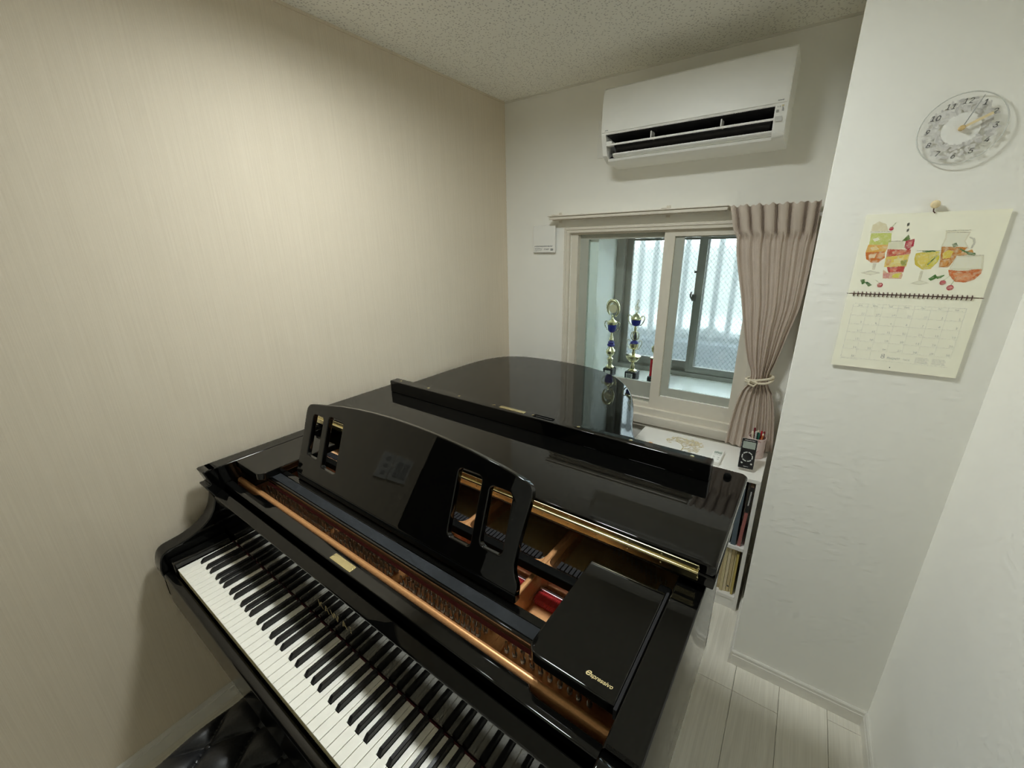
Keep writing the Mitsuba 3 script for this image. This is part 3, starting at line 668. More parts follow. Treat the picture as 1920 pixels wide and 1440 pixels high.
# ------------------------------------------------------------------ curtain rail and curtain
tag('curtain_rail', 'cream double curtain rail above the window', 'curtain rail')
for k, (y, z) in enumerate(((YB - .072, 1.7755), (YB - .034, 1.7725))):
    E(cnt('curtain_rail__rail'), box(.185, 1.400 if k else 1.070, y - .009, y + .009, z - .007, z + .007, .002), 'm_frame')
E('curtain_rail__top_cover', box(.180, 1.072, YB - .088, YB, 1.784, 1.788, .001), 'm_frame')
for x in (.215, .800):
    E(cnt('curtain_rail__bracket'), cat(box(x - .012, x + .012, YB - .086, YB - .001, 1.7882, 1.7935, .002), box(x - .010, x + .010, YB - .004, YB, 1.755, 1.808, .002)), 'm_frame')
tag('curtain', 'greyish brown pleated curtain tied back beside the window', 'curtain')
zs = np.array([1.776, 1.74, 1.69, 1.66, 1.60, 1.534, 1.397, 1.255, 1.135, 1.061, 1.03, .978, .866, .75, .66])
lft = np.array([1.083, 1.094, 1.106, 1.118, 1.126, 1.140, 1.174, 1.205, 1.236, 1.262, 1.262, 1.236, 1.215, 1.206, 1.200])
rgt = np.array([1.398, 1.399, 1.400, 1.400, 1.400, 1.400, 1.396, 1.372, 1.350, 1.334, 1.336, 1.360, 1.385, 1.398, 1.402])
from scipy.interpolate import PchipInterpolator
fl_, fr_ = PchipInterpolator(-zs, lft), PchipInterpolator(-zs, rgt)
nu, nv = 420, 150
uu = np.linspace(0, 1, nu); vz = np.linspace(1.782, .700, nv)
prnd = np.random.default_rng(3)
w1 = np.cumsum(prnd.uniform(.55, 1.45, 40)); w1 = np.interp(uu, np.linspace(0, 1, 40), (w1 - w1[0]) / (w1[-1] - w1[0]))
pin5 = np.array([.07, .22, .37, .53, .68, .85, .97])
near = np.min(np.abs(uu[:, None] - pin5[None]), axis=1)
V = np.zeros((nv, nu, 3))
for i, z in enumerate(vz):
    z0 = min(z, 1.776)
    a, b = float(fl_(-z0)), float(fr_(-z0))
    tight = 1 - min(1, (b - a) / .30)
    ph = 2 * math.pi * 7.0 * w1 + .5 * math.sin(2.2 * z) * np.sin(7 * uu + 1)
    head = min(1, max(0, (z - 1.652) / .025))
    body = .0085 * np.sin(ph) + .0045 * np.sin(2.1 * ph + 1 + 1.5 * z) + .003 * np.sin(.47 * ph + 2)
    body = body * (1 - .1 * tight) + .002 * tight * np.sin(2 * ph)
    pleat = np.exp(-(near / .022) ** 2)
    hd_ = .016 * (1 - pleat) * (.6 + .4 * math.sin((z - 1.66) * 26)) * np.abs(np.sin(math.pi * (uu - .07) / .152)) ** .7 + .006 * pleat * np.sin(uu * 700) - .006 * pleat
    waist = math.exp(-((z - 1.652) / .014) ** 2)
    fold = body * (1 - head) + hd_ * head + waist * (.004 * np.sin(ph * 3.1) - .006 * pleat)
    cinch = math.exp(-((z - 1.045) / .035) ** 2)
    y = 1.866 - fold * (1 - .35 * cinch) - .014 * np.sin(np.pi * uu) * tight * 2
    x = a + (b - a) * uu + .003 * np.cos(ph) * (1 - tight) * (1 - head)
    zz = z + (.006 * np.sin(uu * 23) * np.sin(uu * 61) if i == 0 else 0) + waist * .004 * np.sin(ph * 1.7)
    V[i] = np.c_[x, y, np.broadcast_to(zz, nu)]
F = []
for i in range(nv - 1):
    for j in range(nu - 1):
        a = i * nu + j
        F += [(a, a + nu, a + nu + 1), (a, a + nu + 1, a + 1)]
front = V.reshape(-1, 3); back = front + np.array([0, .0018, 0])
n0 = len(front)
F2 = F + [(a + n0, c + n0, b + n0) for a, b, c in F]
E('curtain__drape', trimesh.Trimesh(np.vstack([front, back]), F2, process=False), 'm_curtain', True)
tp = [(1.300 + .052 * math.cos(t), 1.862 + .040 * math.sin(t), 1.050 + .012 * math.cos(t)) for t in np.linspace(0, 2 * math.pi, 40)[:-1]]
tp2 = [(x, y - .003 if y < 1.86 else y, z - .012 + .006 * math.sin(i / 3)) for i, (x, y, z) in enumerate(tp)]
E('curtain__tieback', cat(tube(tp, .0055, 8, True), tube(tp2, .0055, 8, True), tube([(1.268, 1.826, 1.048), (1.262, 1.815, 1.030), (1.285, 1.812, 1.022), (1.298, 1.818, 1.038), (1.27, 1.818, 1.046)], .006, 8)), 'm_tie', True); tag('curtain__tieback', 'cream cord tieback')

# ------------------------------------------------------------------ white low shelf
SH = 'low_bookshelf'
tag(SH, 'white low open bookshelf standing below the window', 'bookshelf')
sx0, sx1, sy0, sy1, sz = .812, 1.388, 1.567, 1.862, .693
E(SH + '__top', box(sx0, sx1, sy0, sy1, sz - .017, sz, .0015), 'm_whitesatin')
for x in (sx0, sx1 - .016, (sx0 + sx1) / 2 - .008):
    E(cnt(SH + '__side_panel'), box(x, x + .016, sy0 + .001, sy1, 0, sz - .0172, .001), 'm_whitesatin', False)
E(SH + '__back', box(sx0 + .017, sx1 - .017, sy1 - .006, sy1 - .001, .01, sz - .018), 'm_whitesatin', False)
for z in (.344, .070):
    for a, b in ((sx0 + .0162, (sx0 + sx1) / 2 - .0082), ((sx0 + sx1) / 2 + .0082, sx1 - .0162)):
        E(cnt(SH + '__shelf_board'), box(a, b, sy0 + .002, sy1 - .007, z - .017, z, .001), 'm_whitesatin', False)
E(SH + '__plinth', box(sx0 + .0162, sx1 - .0162, sy0 + .006, sy0 + .02, 0, .0525), 'm_whitesatin', False)
E(SH + '__plinth_001', box(sx0 + .0162, sx1 - .0162, sy1 - .02, sy1 - .006, 0, .0525), 'm_whitesatin', False)

def book(key, x, w, y, d, z, h, cover, label, group=None, lean=0.0, marks=None):
    tag(key, label, 'book', group or ('books on the upper shelf' if key.startswith('music_book') else 'music scores on the lower shelf'))
    M = np.eye(4); c, s = math.cos(lean), math.sin(lean); M[0, 0], M[0, 2], M[2, 0], M[2, 2] = c, s, -s, c; M[:3, 3] = (x, y, z + abs(s) * w * (1 if lean > 0 else 0))
    t = .0016
    cov = cat(box(0, t, 0, d, 0, h, .0004), box(w - t, w, 0, d, 0, h, .0004), box(0, w, 0, t, 0, h, .0006))
    E(key + '__cover', xf(cov, M), cover, False)
    E(key + '__pages', xf(box(t, w - t, t, d - .003, .002, h - .002), M), 'c_buff', False)
    for nm, m_, z0, z1, a, b in (marks or []):
        E(cnt(key + '__' + nm), xf(box(a * w, b * w, -.0004, .0002, z0 * h, z1 * h), M), m_, False)
ub = .345
book('music_book', 1.3435, .0135, 1.580, .225, ub, .305, 'c_rose', 'black and red spined book, rightmost on the upper shelf', lean=.035, marks=[('spine_top', 'c_black', .58, 1.0, 0, 1), ('spine_title', 'm_lightgrey', .70, .93, .3, .7)])
book('music_book_001', 1.3185, .019, 1.577, .230, ub, .290, 'c_slate', 'slate blue book standing next to the red spined book')
book('music_book_002', 1.300, .014, 1.582, .225, ub, .285, 'c_slatelight', 'grey blue thin book left of the slate blue book')
book('music_book_003', 1.283, .013, 1.590, .215, ub, .270, 'c_navy', 'dark navy book, left of the grey blue book on the upper shelf')
lb = .071
lowers = [('c_ochre', .009, .228, 'ochre yellow music score, rightmost on the lower shelf'), ('c_straw', .007, .232, 'straw coloured music score next to the ochre one'), ('c_tan', .013, .240, 'tan music score with a small dark mark on its spine'), ('c_buff', .012, .243, 'buff music score left of the tan one with the mark'), ('c_straw', .012, .243, 'pale straw music score in the middle of the lower row'),
          ('c_tan', .014, .240, 'brownish tan music score left of the pale straw one'), ('c_orange', .004, .236, 'thin orange brown music score in the lower row'), ('c_buff', .014, .236, 'cream buff music score left of the thin orange one'), ('c_straw', .012, .232, 'leftmost visible straw music score of the lower row')]
x = 1.362
for k, (c, w, h, lab) in enumerate(lowers):
    x -= w + .0008
    book(cnt('music_score'), x, w, 1.584 + .004 * ((k * 3) % 4), .22, lb, h, c, lab, marks=[('spine_mark', 'm_darkprint', .12, .15, .2, .9)] if k == 2 else None)

# flat openwork tree on the shelf top
tag('tree_ornament', 'flat gold brown openwork tree ornament lying on the white shelf', 'ornament')
tr, lv = [], []
r3 = random.Random(11)
def branch(x, y, a, l, w, d):
    x2, y2 = x + l * math.cos(a), y + l * math.sin(a)
    mx, my = (x + x2) / 2 + r3.uniform(-.004, .004), (y + y2) / 2 + r3.uniform(-.004, .004)
    tr.append(tube([(x, y, 0), (mx, my, 0), (x2, y2, 0)], [w, w * .85, w * .7], 5))
    if d == 0 or l < .008:
        for _ in range(3):
            b, q = r3.uniform(0, 6.28), r3.uniform(.004, .008)
            px, py = x2 + r3.uniform(-.010, .010), y2 + r3.uniform(-.008, .008)
            e = Polygon([(px + q * math.cos(t) * math.cos(b) - .45 * q * math.sin(t) * math.sin(b), py + q * math.cos(t) * math.sin(b) + .45 * q * math.sin(t) * math.cos(b)) for t in np.linspace(0, 2 * math.pi, 8)[:-1]])
            lv.append(mv(trimesh.creation.extrude_polygon(e, .0008, engine='earcut'), 0, 0, -.0004))
        return
    for s in (-1, 1):
        branch(x2, y2, a + s * r3.uniform(.3, .62), l * r3.uniform(.66, .84), w * .68, d - 1)
    if d > 2:
        branch((x + x2) / 2, (y + y2) / 2, a + r3.choice((-1, 1)) * r3.uniform(.7, 1.0), l * .62, w * .6, d - 2)
branch(0, 0, math.pi / 2, .040, .0022, 5)
tm = cat(*tr); lm = cat(*lv)
sc_ = np.array([.175 / (np.ptp(np.vstack([tm.vertices, lm.vertices])[:, 0])), .155 / np.ptp(np.vstack([tm.vertices, lm.vertices])[:, 1]), 1])
for m in (tm, lm):
    m.vertices *= sc_
E('tree_ornament__branches', mv(tm, 1.045, 1.668, sz + .0015), 'c_tan', 40)
E('tree_ornament__leaves', mv(lm, 1.045, 1.668, sz + .0016), 'c_buff', False); tag('tree_ornament__leaves', None, None, None, 'stuff')

# air conditioner remote
RM = frame_M((1.197, 1.612, sz), (1, -.02, 0), (-.03, 1, 0))
tag('remote_control', 'white remote control lying on the white shelf', 'remote control')
E('remote_control__case', xf(slab(rrect(-.0225, .0225, 0, .133, .006), .0165, .003), RM), 'm_white')
E('remote_control__display', xf(mv(slab(rrect(-.0165, .0165, .088, .110, .002), .0006, .0002, 1), 0, 0, .0165), RM), 'm_lcd')
E('remote_control__print', xf(cat(*[mv(box(0, .009, 0, .007, 0, .0004), -.0155 + .0112 * i, .074, .0165) for i in range(3)], mv(box(0, .030, 0, .0022, 0, .0004), -.015, .116, .0165)), RM), 'm_lightgrey', False)
bn = lathe([(.0042, 0), (.0042, .001), (.003, .0016)], 12)
for i, (a, b) in enumerate(((-.010, .05), (.010, .05), (-.010, .03), (.010, .03))):
    E(cnt('remote_control__button'), xf(mv(bn, a, b, .0165), RM), 'm_lightgrey')

# black controller with a round dial, propped up
MM = frame_M((1.320, 1.6185, sz + .0165), (1, .06, .0), (.02, .355, .935))
tag('dial_controller', 'black handheld controller with grey screen and round dial propped on the white shelf', 'controller')
E('dial_controller__case', xf(mv(slab(rrect(-.0300, .0300, 0, .130, .004), .017, .003), 0, 0, -.017), MM), 'm_silver')
E('dial_controller__face', xf(slab(rrect(-.0285, .0285, .0012, .1288, .003), .0014, .0006, 1), MM), 'm_blackplastic')
E('dial_controller__screen', xf(mv(slab(rrect(-.0240, .0240, .087, .117, .001), .0005, .0002, 1), 0, 0, .0014), MM), 'm_lcd')
seg = []
for k in range(6):
    t = np.linspace(math.radians(60 * k + 36), math.radians(60 * k + 84), 8)
    pts = [(.0215 * math.cos(q), .052 + .0215 * math.sin(q)) for q in t] + [(.0172 * math.cos(q), .052 + .0172 * math.sin(q)) for q in t[::-1]]
    E(cnt('dial_controller__key'), xf(mv(trimesh.creation.extrude_polygon(Polygon(pts), .0014, engine='earcut'), 0, 0, .0013), MM), 'm_lightgrey', False)
E('dial_controller__dial', xf(mv(lathe([(.0165, 0), (.0165, .002), (.0150, .0032), (.010, .0024), (.002, .0018)], 32), 0, .052, .0013), MM), 'm_blackplastic')
for x in (-.017, .019):
    E(cnt('dial_controller__button'), xf(mv(lathe([(.0038, 0), (.0038, .0008), (.0025, .0016)], 14), x, .023, .0013), MM), 'm_silver')
E('dial_controller__lettering', xf(cat(mv(box(-.020, .020, 0, .0022, 0, .0003), 0, .1215, .0014), mv(box(-.009, .009, 0, .0018, 0, .0003), 0, .0085, .0014)), MM), 'm_lightgrey', False)
E('dial_controller__stand', xf(tube([(-.02, .07, -.018), (-.02, .015, -.052), (.02, .015, -.052), (.02, .07, -.018)], .0013, 6), MM), 'm_steel')

# pencil cup with pens
pcx, pcy = 1.337, 1.803
tag('pencil_cup', 'pink patterned pencil cup on the white shelf behind the controller', 'pencil cup')
ro, ri, hc = .0365, .0335, .098
E('pencil_cup__body', mv(lathe([(ro * .93, 0), (ro, .01), (ro, hc), (ri, hc), (ri, .004)], 36), pcx, pcy, sz), 'm_pink', 40)
pens = [(-.021, -.010, .118, 'c_cream', 'cream pen at the left rim of the pink cup'), (-.016, .012, .128, 'c_wine', 'dark wine red pencil at the back of the pink cup'), (-.008, -.008, .120, 'm_lightgrey', 'grey pen in the pink cup left of the green ones'), (-.001, .005, .121, 'c_green', 'dark green marker in the middle of the pink cup'), (.006, -.014, .116, 'c_green', 'short dark green marker at the front of the pink cup'),
        (.013, .004, .122, 'c_red', 'red marker at the right in the pink cup'), (.020, -.008, .115, 'c_orange', 'orange red pen at the right rim of the pink cup'), (.023, .008, .119, 'c_wine', 'wine red marker at the far right of the pink cup')]
for i, (x, y, h, c, lab) in enumerate(pens):
    k = cnt('pen'); tag(k, lab, 'pen', 'pens in the pink cup')
    e = np.array([x, y]) * .45
    pth = [(pcx + e[0], pcy + e[1], sz + .0045), (pcx + x, pcy + y, sz + h)]
    E(k + '__barrel', tube(pth, .0043, 10), c); d = np.array(pth[1]) - np.array(pth[0]); d /= np.linalg.norm(d)
    E(k + '__cap', tube([np.array(pth[1]) - d * .002, np.array(pth[1]) + d * .006], [.0046, .0030], 10), c if i % 3 else 'c_cream')

# ------------------------------------------------------------------ trophies on the sill
tz = RZ0 + .0016
def handle(cx, cz, y, r, s, w=.0030):
    return tube([(cx + s * (r * .75 + q), y, cz + h) for q, h in ((0, -.024), (.010, -.022), (.020, -.006), (.026, .010), (.026, .022), (.018, .030), (.008, .026), (.010, .018))], w, 6)
def lat(prof, x, y, n=24):
    return mv(lathe(prof, n), x, y, 0)
T1, x, y = 'trophy', .505, 2.075
tag(T1, 'gold trophy with a blue cup and a wreath top, leftmost on the sill', 'trophy', 'trophies on the window sill')
E(T1 + '__base', box(x - .030, x + .030, y - .030, y + .030, tz, tz + .046, .003), 'c_black')
E(T1 + '__plaque', box(x - .018, x + .018, y - .0308, y - .030, tz + .010, tz + .036), 'm_lightgrey', False)
E(T1 + '__stem', cat(lat([(.024, .926), (.025, .934), (.014, .945), (.013, .965), (.018, .978), (.019, .984), (.010, .992), (.008, 1.0)], x, y), lat([(.006, 1.086), (.014, 1.098), (.011, 1.112), (.006, 1.128), (.005, 1.142)], x, y)), 'm_gold', 40)
E(T1 + '__globe', lat([(.008, .998), (.020, 1.006), (.028, 1.022), (.026, 1.036), (.016, 1.048), (.012, 1.056)], x, y), 'm_gold', 40)
E(T1 + '__blue_band', lat([(.012, 1.056), (.021, 1.062), (.022, 1.072), (.014, 1.078), (.021, 1.084), (.010, 1.09)], x, y), 'c_blue', 40)
E(T1 + '__cup', lat([(.006, 1.142), (.016, 1.146), (.023, 1.160), (.026, 1.190)], x, y), 'c_blue', 40); tag(T1 + '__cup', 'blue cup')
E(T1 + '__lid', lat([(.027, 1.190), (.030, 1.196), (.029, 1.206), (.018, 1.214), (.008, 1.222), (.006, 1.232)], x, y), 'm_gold', 40)
for s in (-1, 1):
    E(cnt(T1 + '__handle'), handle(x, 1.178, y, .026, s), 'm_gold', 60)
wr = [(x + .033 * math.cos(t), y - .010 * math.sin(t), 1.282 + .048 * math.sin(t)) for t in np.linspace(-1.2, 4.0, 26)]
E(T1 + '__wreath', cat(tube(wr, [.004 + .0075 * math.sin(math.pi * i / 25) for i in range(26)], 8), tube([(x, y, 1.230), (x - .004, y, 1.245)], .006, 8)), 'm_gold', True)
E(T1 + '__medallion', xf(lathe([(.024, -.003), (.026, 0), (.024, .003), (.018, .004)], 28), frame_M((x, y - .002, 1.282), (1, -.25, 0), (0, 0, 1))), 'c_buff')
T2, x, y = 'trophy_001', .650, 2.060
tag(T2, 'gold trophy topped with a treble clef, in the middle of the sill', 'trophy', 'trophies on the window sill')
E(T2 + '__base', box(x - .033, x + .033, y - .033, y + .033, tz, tz + .052, .003), 'c_black')
E(T2 + '__plaque', box(x - .024, x + .014, y - .0338, y - .033, tz + .008, tz + .044), 'm_lightgrey', False)
E(T2 + '__plaque__engraving', cat(*[box(x - .019, x + .009 - .004 * (i % 2), y - .0341, y - .0338, tz + .014 + i * .0075, tz + .018 + i * .0075) for i in range(4)]), 'm_darkprint', False)
E(T2 + '__stem', cat(lat([(.026, .931), (.026, .937), (.012, .946), (.015, .958), (.010, .970), (.008, .984)], x, y), lat([(.008, 1.030), (.011, 1.040), (.007, 1.05), (.010, 1.062)], x, y), lat([(.005, 1.168), (.009, 1.182), (.005, 1.196)], x, y)), 'm_gold', 40)
E(T2 + '__bowl', lat([(.008, .984), (.026, .992), (.040, 1.010), (.043, 1.022), (.037, 1.027), (.010, 1.030)], x, y, 32), 'm_gold', 40)
E(T2 + '__lower_cup', lat([(.010, 1.062), (.020, 1.068), (.025, 1.082), (.024, 1.096), (.012, 1.108)], x, y), 'm_gold', 40)
E(T2 + '__blue_cap', lat([(.0245, 1.097), (.020, 1.106), (.010, 1.113)], x, y), 'c_blue', 40)
for a in range(4):
    t = np.linspace(0, 2 * math.pi, 25)[:-1]
    E(cnt(T2 + '__cage_ring'), tube([(x + .024 * math.cos(q) * math.cos(a * .785), y + .024 * math.cos(q) * math.sin(a * .785), 1.140 + .026 * math.sin(q)) for q in t], .0022, 6, True), 'm_gold', 60)
E(T2 + '__cage_core', lat([(.004, 1.118), (.012, 1.128), (.014, 1.140), (.012, 1.152), (.004, 1.162)], x, y), 'c_navy', 40)
E(T2 + '__cup', lat([(.006, 1.196), (.018, 1.200), (.025, 1.214), (.027, 1.232)], x, y), 'c_blue', 40); tag(T2 + '__cup', 'blue cup')
E(T2 + '__lid', lat([(.028, 1.232), (.030, 1.237), (.027, 1.246), (.018, 1.258), (.006, 1.268), (.003, 1.276)], x, y), 'm_gold', 40)
for s in (-1, 1):
    E(cnt(T2 + '__handle'), handle(x, 1.226, y, .028, s), 'm_gold', 60)
    E(cnt(T2 + '__handle'), handle(x, 1.086, y, .022, s, .0018), 'm_gold', 60)
clef = [(-.004, -.016), (.003, -.019), (.006, -.012), (.003, .010), (-.001, .034), (.000, .048), (.005, .054), (.008, .046), (.004, .034), (-.006, .022), (-.011, .010), (-.008, -.001), (.001, -.005), (.010, -.001), (.012, .008), (.006, .014), (-.001, .011), (-.003, .005), (.001, .001)]
ck, _ = splprep(np.array(clef).T, s=0, k=3); cl = np.array(splev(np.linspace(0, 1, 70), ck)).T
E(T2 + '__treble_clef', tube([(x + a, y, 1.290 + b) for a, b in cl], .0016, 6), 'm_brass', 60)
T3, x, y = 'trophy_002', .775, 2.060
tag(T3, 'red and gold trophy half hidden behind the window stile', 'trophy', 'trophies on the window sill')
E(T3 + '__base', box(x - .028, x + .028, y - .028, y + .028, tz, tz + .040, .003), 'c_black')
for s in (-1, 1):
    E(cnt(T3 + '__column'), tube([(x + s * .018, y, tz + .040), (x + s * .018, y, 1.020)], .0065, 10), 'c_red'); 
E(T3 + '__figure', cat(lat([(.010, tz + .040), (.012, .935), (.007, .960), (.012, .985), (.006, 1.0)], x, y)), 'm_gold', 40)
E(T3 + '__bridge', box(x - .028, x + .028, y - .014, y + .014, 1.020, 1.028, .002), 'm_gold')
E(T3 + '__cup', lat([(.010, 1.028), (.006, 1.042), (.012, 1.052), (.022, 1.066), (.025, 1.088)], x, y), 'm_gold', 40)
E(T3 + '__top', lat([(.024, 1.088), (.016, 1.098), (.006, 1.106), (.008, 1.114), (.002, 1.122)], x, y), 'm_gold', 40)

# ------------------------------------------------------------------ wall clock
CL = 'wall_clock'
tag(CL, 'round clear glass wall clock with grey floral print and wooden hands', 'clock')
cm = wallM(1.638, JY - .016, 1.878)
E(CL + '__glass', xf(disc(.0745, 64), cm), 'm_glassdisc', False)
t = np.linspace(0, 2 * math.pi, 73)[:-1]
E(CL + '__rim', xf(tube([(.0745 * math.cos(q), .0745 * math.sin(q), -.001) for q in t], .0013, 6, True), cm), 'm_glassedge', 60)
E(CL + '__movement', xf(mv(slab(rrect(-.022, .022, -.022, .022, .004), .0135, .002), 0, 0, -.0155), cm), 'm_white')
E(CL + '__dial_centre', xf(mv(disc(.0335, 40), 0, 0, .0003), cm), 'm_acwhite', False)
rp = random.Random(5); pv, pf, pc = [], [], []
for k in range(230):
    a = rp.uniform(0, 6.28); r = .036 + .026 * rp.random() ** 1.4; q = rp.uniform(.003, .0075); b = rp.uniform(0, 6.28)
    c = rp.uniform(.46, .70); n0 = len(pv)
    for t_ in np.linspace(0, 2 * math.pi, 8)[:-1]:
        pv.append((r * math.cos(a) + q * math.cos(t_) * math.cos(b) - .5 * q * math.sin(t_) * math.sin(b), r * math.sin(a) + q * math.cos(t_) * math.sin(b) + .5 * q * math.sin(t_) * math.cos(b), .0004 + k * 1e-6)); pc.append((c, c * .985, c * .95))
    pf += [(n0, n0 + i, n0 + i + 1) for i in range(1, 6)]
E(CL + '__floral_print', xf(trimesh.Trimesh(pv, pf, process=False), cm), 'm_print', False, None, np.array(pc))
for h in range(1, 13):
    a = math.radians(90 - 30 * h); m = text(str(h), .0108, .0003, False, .24); m.vertices[:, :2] -= m.bounds[:, :2].mean(0)
    E(cnt(CL + '__numeral'), xf(mv(m, .0565 * math.cos(a), .0565 * math.sin(a), .0009), cm), 'm_darkprint', False)
def hand(a, l, w, w2, z, tail):
    a = math.radians(a); d = np.array([math.sin(a), math.cos(a)]); n_ = np.array([d[1], -d[0]])
    return trimesh.creation.extrude_polygon(Polygon([tuple(-d * tail + n_ * w), tuple(d * l + n_ * w2), tuple(d * l - n_ * w2), tuple(-d * tail - n_ * w)]), .0012, engine='earcut').apply_translation((0, 0, z))
E(CL + '__hour_hand', xf(hand(62, .051, .0024, .0030, .009, 0), cm), 'm_woodlight', False)
E(CL + '__minute_hand', xf(hand(20, .066, .0011, .0006, .011, .004), cm), 'm_grey', False)
E(CL + '__hub', xf(lathe([(.0045, .0005), (.0055, .003), (.0055, .013), (.004, .015)], 20), cm), 'm_wood')

# ------------------------------------------------------------------ calendar
CA = 'wall_calendar'
tag(CA, 'cream wall calendar with painted drinks above an August page', 'calendar')
km = wallM(1.504, JY - .0085, 1.285)
mm = .001
def curl(m_, bend=.0):
    return m_
E(CA + '__picture_sheet', xf(mv(box(-.0005, .2635, .2095, .4135, -.003, 0), 0, 0, 0), km), 'm_paper', False)
E(CA + '__date_sheet', xf(box(-.0005, .2635, 0, .2068, -.0035, 0), km), 'm_paper', False)
E(CA + '__hanger', xf(tube([(0 - .003, .2078, -.001), (.266, .2078, -.001)], .0007, 6), km), 'm_brownwire')
lp = ply(xf(tube([(0, .0055 * math.cos(q), .0030 * math.sin(q)) for q in np.linspace(-.5, math.pi + .5, 10)], .0013, 5), km), 'm_brownwire', smooth=60)
for k in range(27):
    scene[cnt(CA + '__binding_loop')] = {**lp, 'to_world': ST().translate([.0125 + k * .00892, 0, .2078])}
art = [((17, 372), (17.7, 388), (29, 396), (37, 392), (45, 389), (53, 371)), (.72, .66, .45), ((18.3, 367), (60.1, 366.5), (64, 337), (20, 337)), (.55, .60, .16), ((24, 352), (34, 356), (40, 350), (30, 345)), (.80, .80, .60), ((18.2, 338), (62, 337), (57, 318), (16.4, 318)), (.72, .42, .10), ((24, 330), (36, 333), (44, 326), (30, 322)), (.82, .62, .30),
       ((16.4, 318), (56, 320), (59, 304), (48.5, 292), (33.5, 291), (20.7, 301)), (.58, .18, .04), ((24, 312), (40, 314), (38, 303), (26, 304)), (.82, .62, .40), ((46, 316), (56, 318), (54, 306), (44, 306)), (.78, .45, .22), ((37.6, 289.6), (45.2, 289.7), (44.8, 272.9), (39, 272.8)), (.66, .62, .50), ((15.4, 264), (35.4, 271), (59.7, 265), (38, 258.5)), (.64, .62, .50),
       ((24, 264), (37, 268), (52, 264), (38, 260.5)), (.78, .77, .62), ((58.5, 343), (87, 345), (94, 327), (60, 325)), (.74, .72, .55), ((60.2, 326), (106.6, 324.5), (107.7, 315), (100.7, 306), (61.5, 306)), (.52, .10, .06), ((70, 320), (96, 321), (92, 314), (74, 313)), (.68, .26, .16),
       ((60.6, 306.3), (106.6, 313), (106.2, 281), (62.2, 280.4)), (.72, .55, .12), ((78, 300), (96, 304), (98, 290), (80, 290)), (.80, .70, .30), ((64, 300), (74, 300), (73, 284), (64, 284)), (.66, .38, .10), ((92, 296), (105, 300), (105, 284), (96, 284)), (.34, .34, .08), ((67.8, 280), (104, 283), (103.7, 267), (75, 264)), (.50, .07, .06), ((76, 276), (90, 278), (88, 268), (78, 268)), (.68, .18, .12),
       ((61.8, 274), (72, 266), (100, 268), (104, 262), (103.6, 250.5), (65.5, 250.5)), (.70, .45, .30), ((84, 262), (100, 266), (98, 253), (84, 253)), (.66, .60, .10), ((64, 264), (78, 264), (78, 252), (66, 252)), (.62, .24, .22), ((92, 347), (108, 351), (110, 333.5), (102, 323.4), (92.3, 329)), (.42, .03, .06), ((97, 344), (106, 346), (105, 334), (99, 332)), (.62, .20, .20), ((84, 345), (94, 362), (100, 350), (92, 346)), (.12, .20, .05),
       ((85.5, 388), (89.5, 391), (91, 384), (87, 381)), (.10, .10, .08), ((88, 374), (92, 377), (92.5, 370), (88.5, 367)), (.10, .10, .08), ((118.2, 315), (140, 320), (161.7, 319.6), (164, 295), (154.4, 277), (139.4, 274.5), (123, 286), (117.7, 302)), (.66, .54, .08), ((124, 310), (140, 314), (146, 296), (136, 282), (126, 292)), (.74, .60, .14),
       ((155.8, 308.5), (167, 311), (161.5, 290.6), (148.7, 279), (144.6, 286), (146, 298)), (.62, .56, .05), ((145, 288), (158, 310), (160, 309), (147, 286)), (.12, .16, .03), ((136.4, 272), (141.6, 272), (142, 247), (136.7, 247)), (.66, .64, .50), ((122.3, 239), (140, 248), (160.5, 241.6), (142.5, 236.3)), (.66, .65, .52), ((128, 240.5), (140, 246), (155, 241.6), (142, 238)), (.79, .79, .64),
       ((128, 321), (150, 323), (156, 319), (132, 317)), (.10, .18, .06), ((161.4, 368.5), (206.2, 365), (201.9, 343), (212.3, 326), (194, 309), (184, 280), (167.2, 280.6), (160.9, 330.6), (164.3, 352)), (.73, .70, .55), ((165, 365), (203, 362), (199, 343), (206, 331), (163.5, 333), (167, 350)), (.79, .785, .65), ((162.6, 331), (210, 329), (197.7, 313), (185.5, 281), (168.6, 281.7)), (.52, .20, .03),
       ((167.7, 315), (176, 323), (186.5, 319.4), (183.5, 304), (170.8, 302)), (.72, .55, .08), ((170, 298), (184, 302), (181, 285), (170, 284)), (.64, .30, .08), ((206, 354), (216, 350), (220, 340), (217, 326), (214, 326), (216, 340), (213, 347), (206, 351)), (.55, .54, .46), ((188, 310), (218, 324), (222, 316), (200, 306)), (.62, .30, .08),
       ((194, 308.5), (241, 310.5), (247.5, 276), (238.6, 254), (225, 245), (206.6, 246.5), (191.5, 262), (188, 277.5)), (.70, .68, .54), ((196, 305), (238, 307), (243, 280), (190, 279)), (.80, .79, .66), ((186.8, 275.3), (203.6, 273), (216.5, 273.5), (231.6, 277), (245.4, 278), (246.5, 267.5), (237.6, 252), (223, 245), (205, 246.5), (191.5, 262)), (.60, .17, .05),
       ((196, 268), (225, 266), (238, 262), (226, 250), (206, 251)), (.70, .28, .12), ((179, 337), (186.6, 340), (192, 332), (184, 329)), (.04, .10, .03), ((188, 331), (205, 322), (214, 313), (200, 321)), (.10, .18, .05), ((205, 321), (226, 315), (226, 308), (214, 311)), (.06, .14, .04), ((19, 245.5), (28.4, 248), (31, 238), (26, 233)), (.05, .15, .03), ((30, 240), (36, 241), (47, 233), (40, 227.7)), (.05, .14, .04),
       ((154.8, 252), (166, 263.6), (172, 256), (161, 247.4)), (.06, .17, .04), ((168, 258), (184.6, 263), (179, 256), (172, 252)), (.09, .20, .06)]
pv, pf, pc = [], [], []
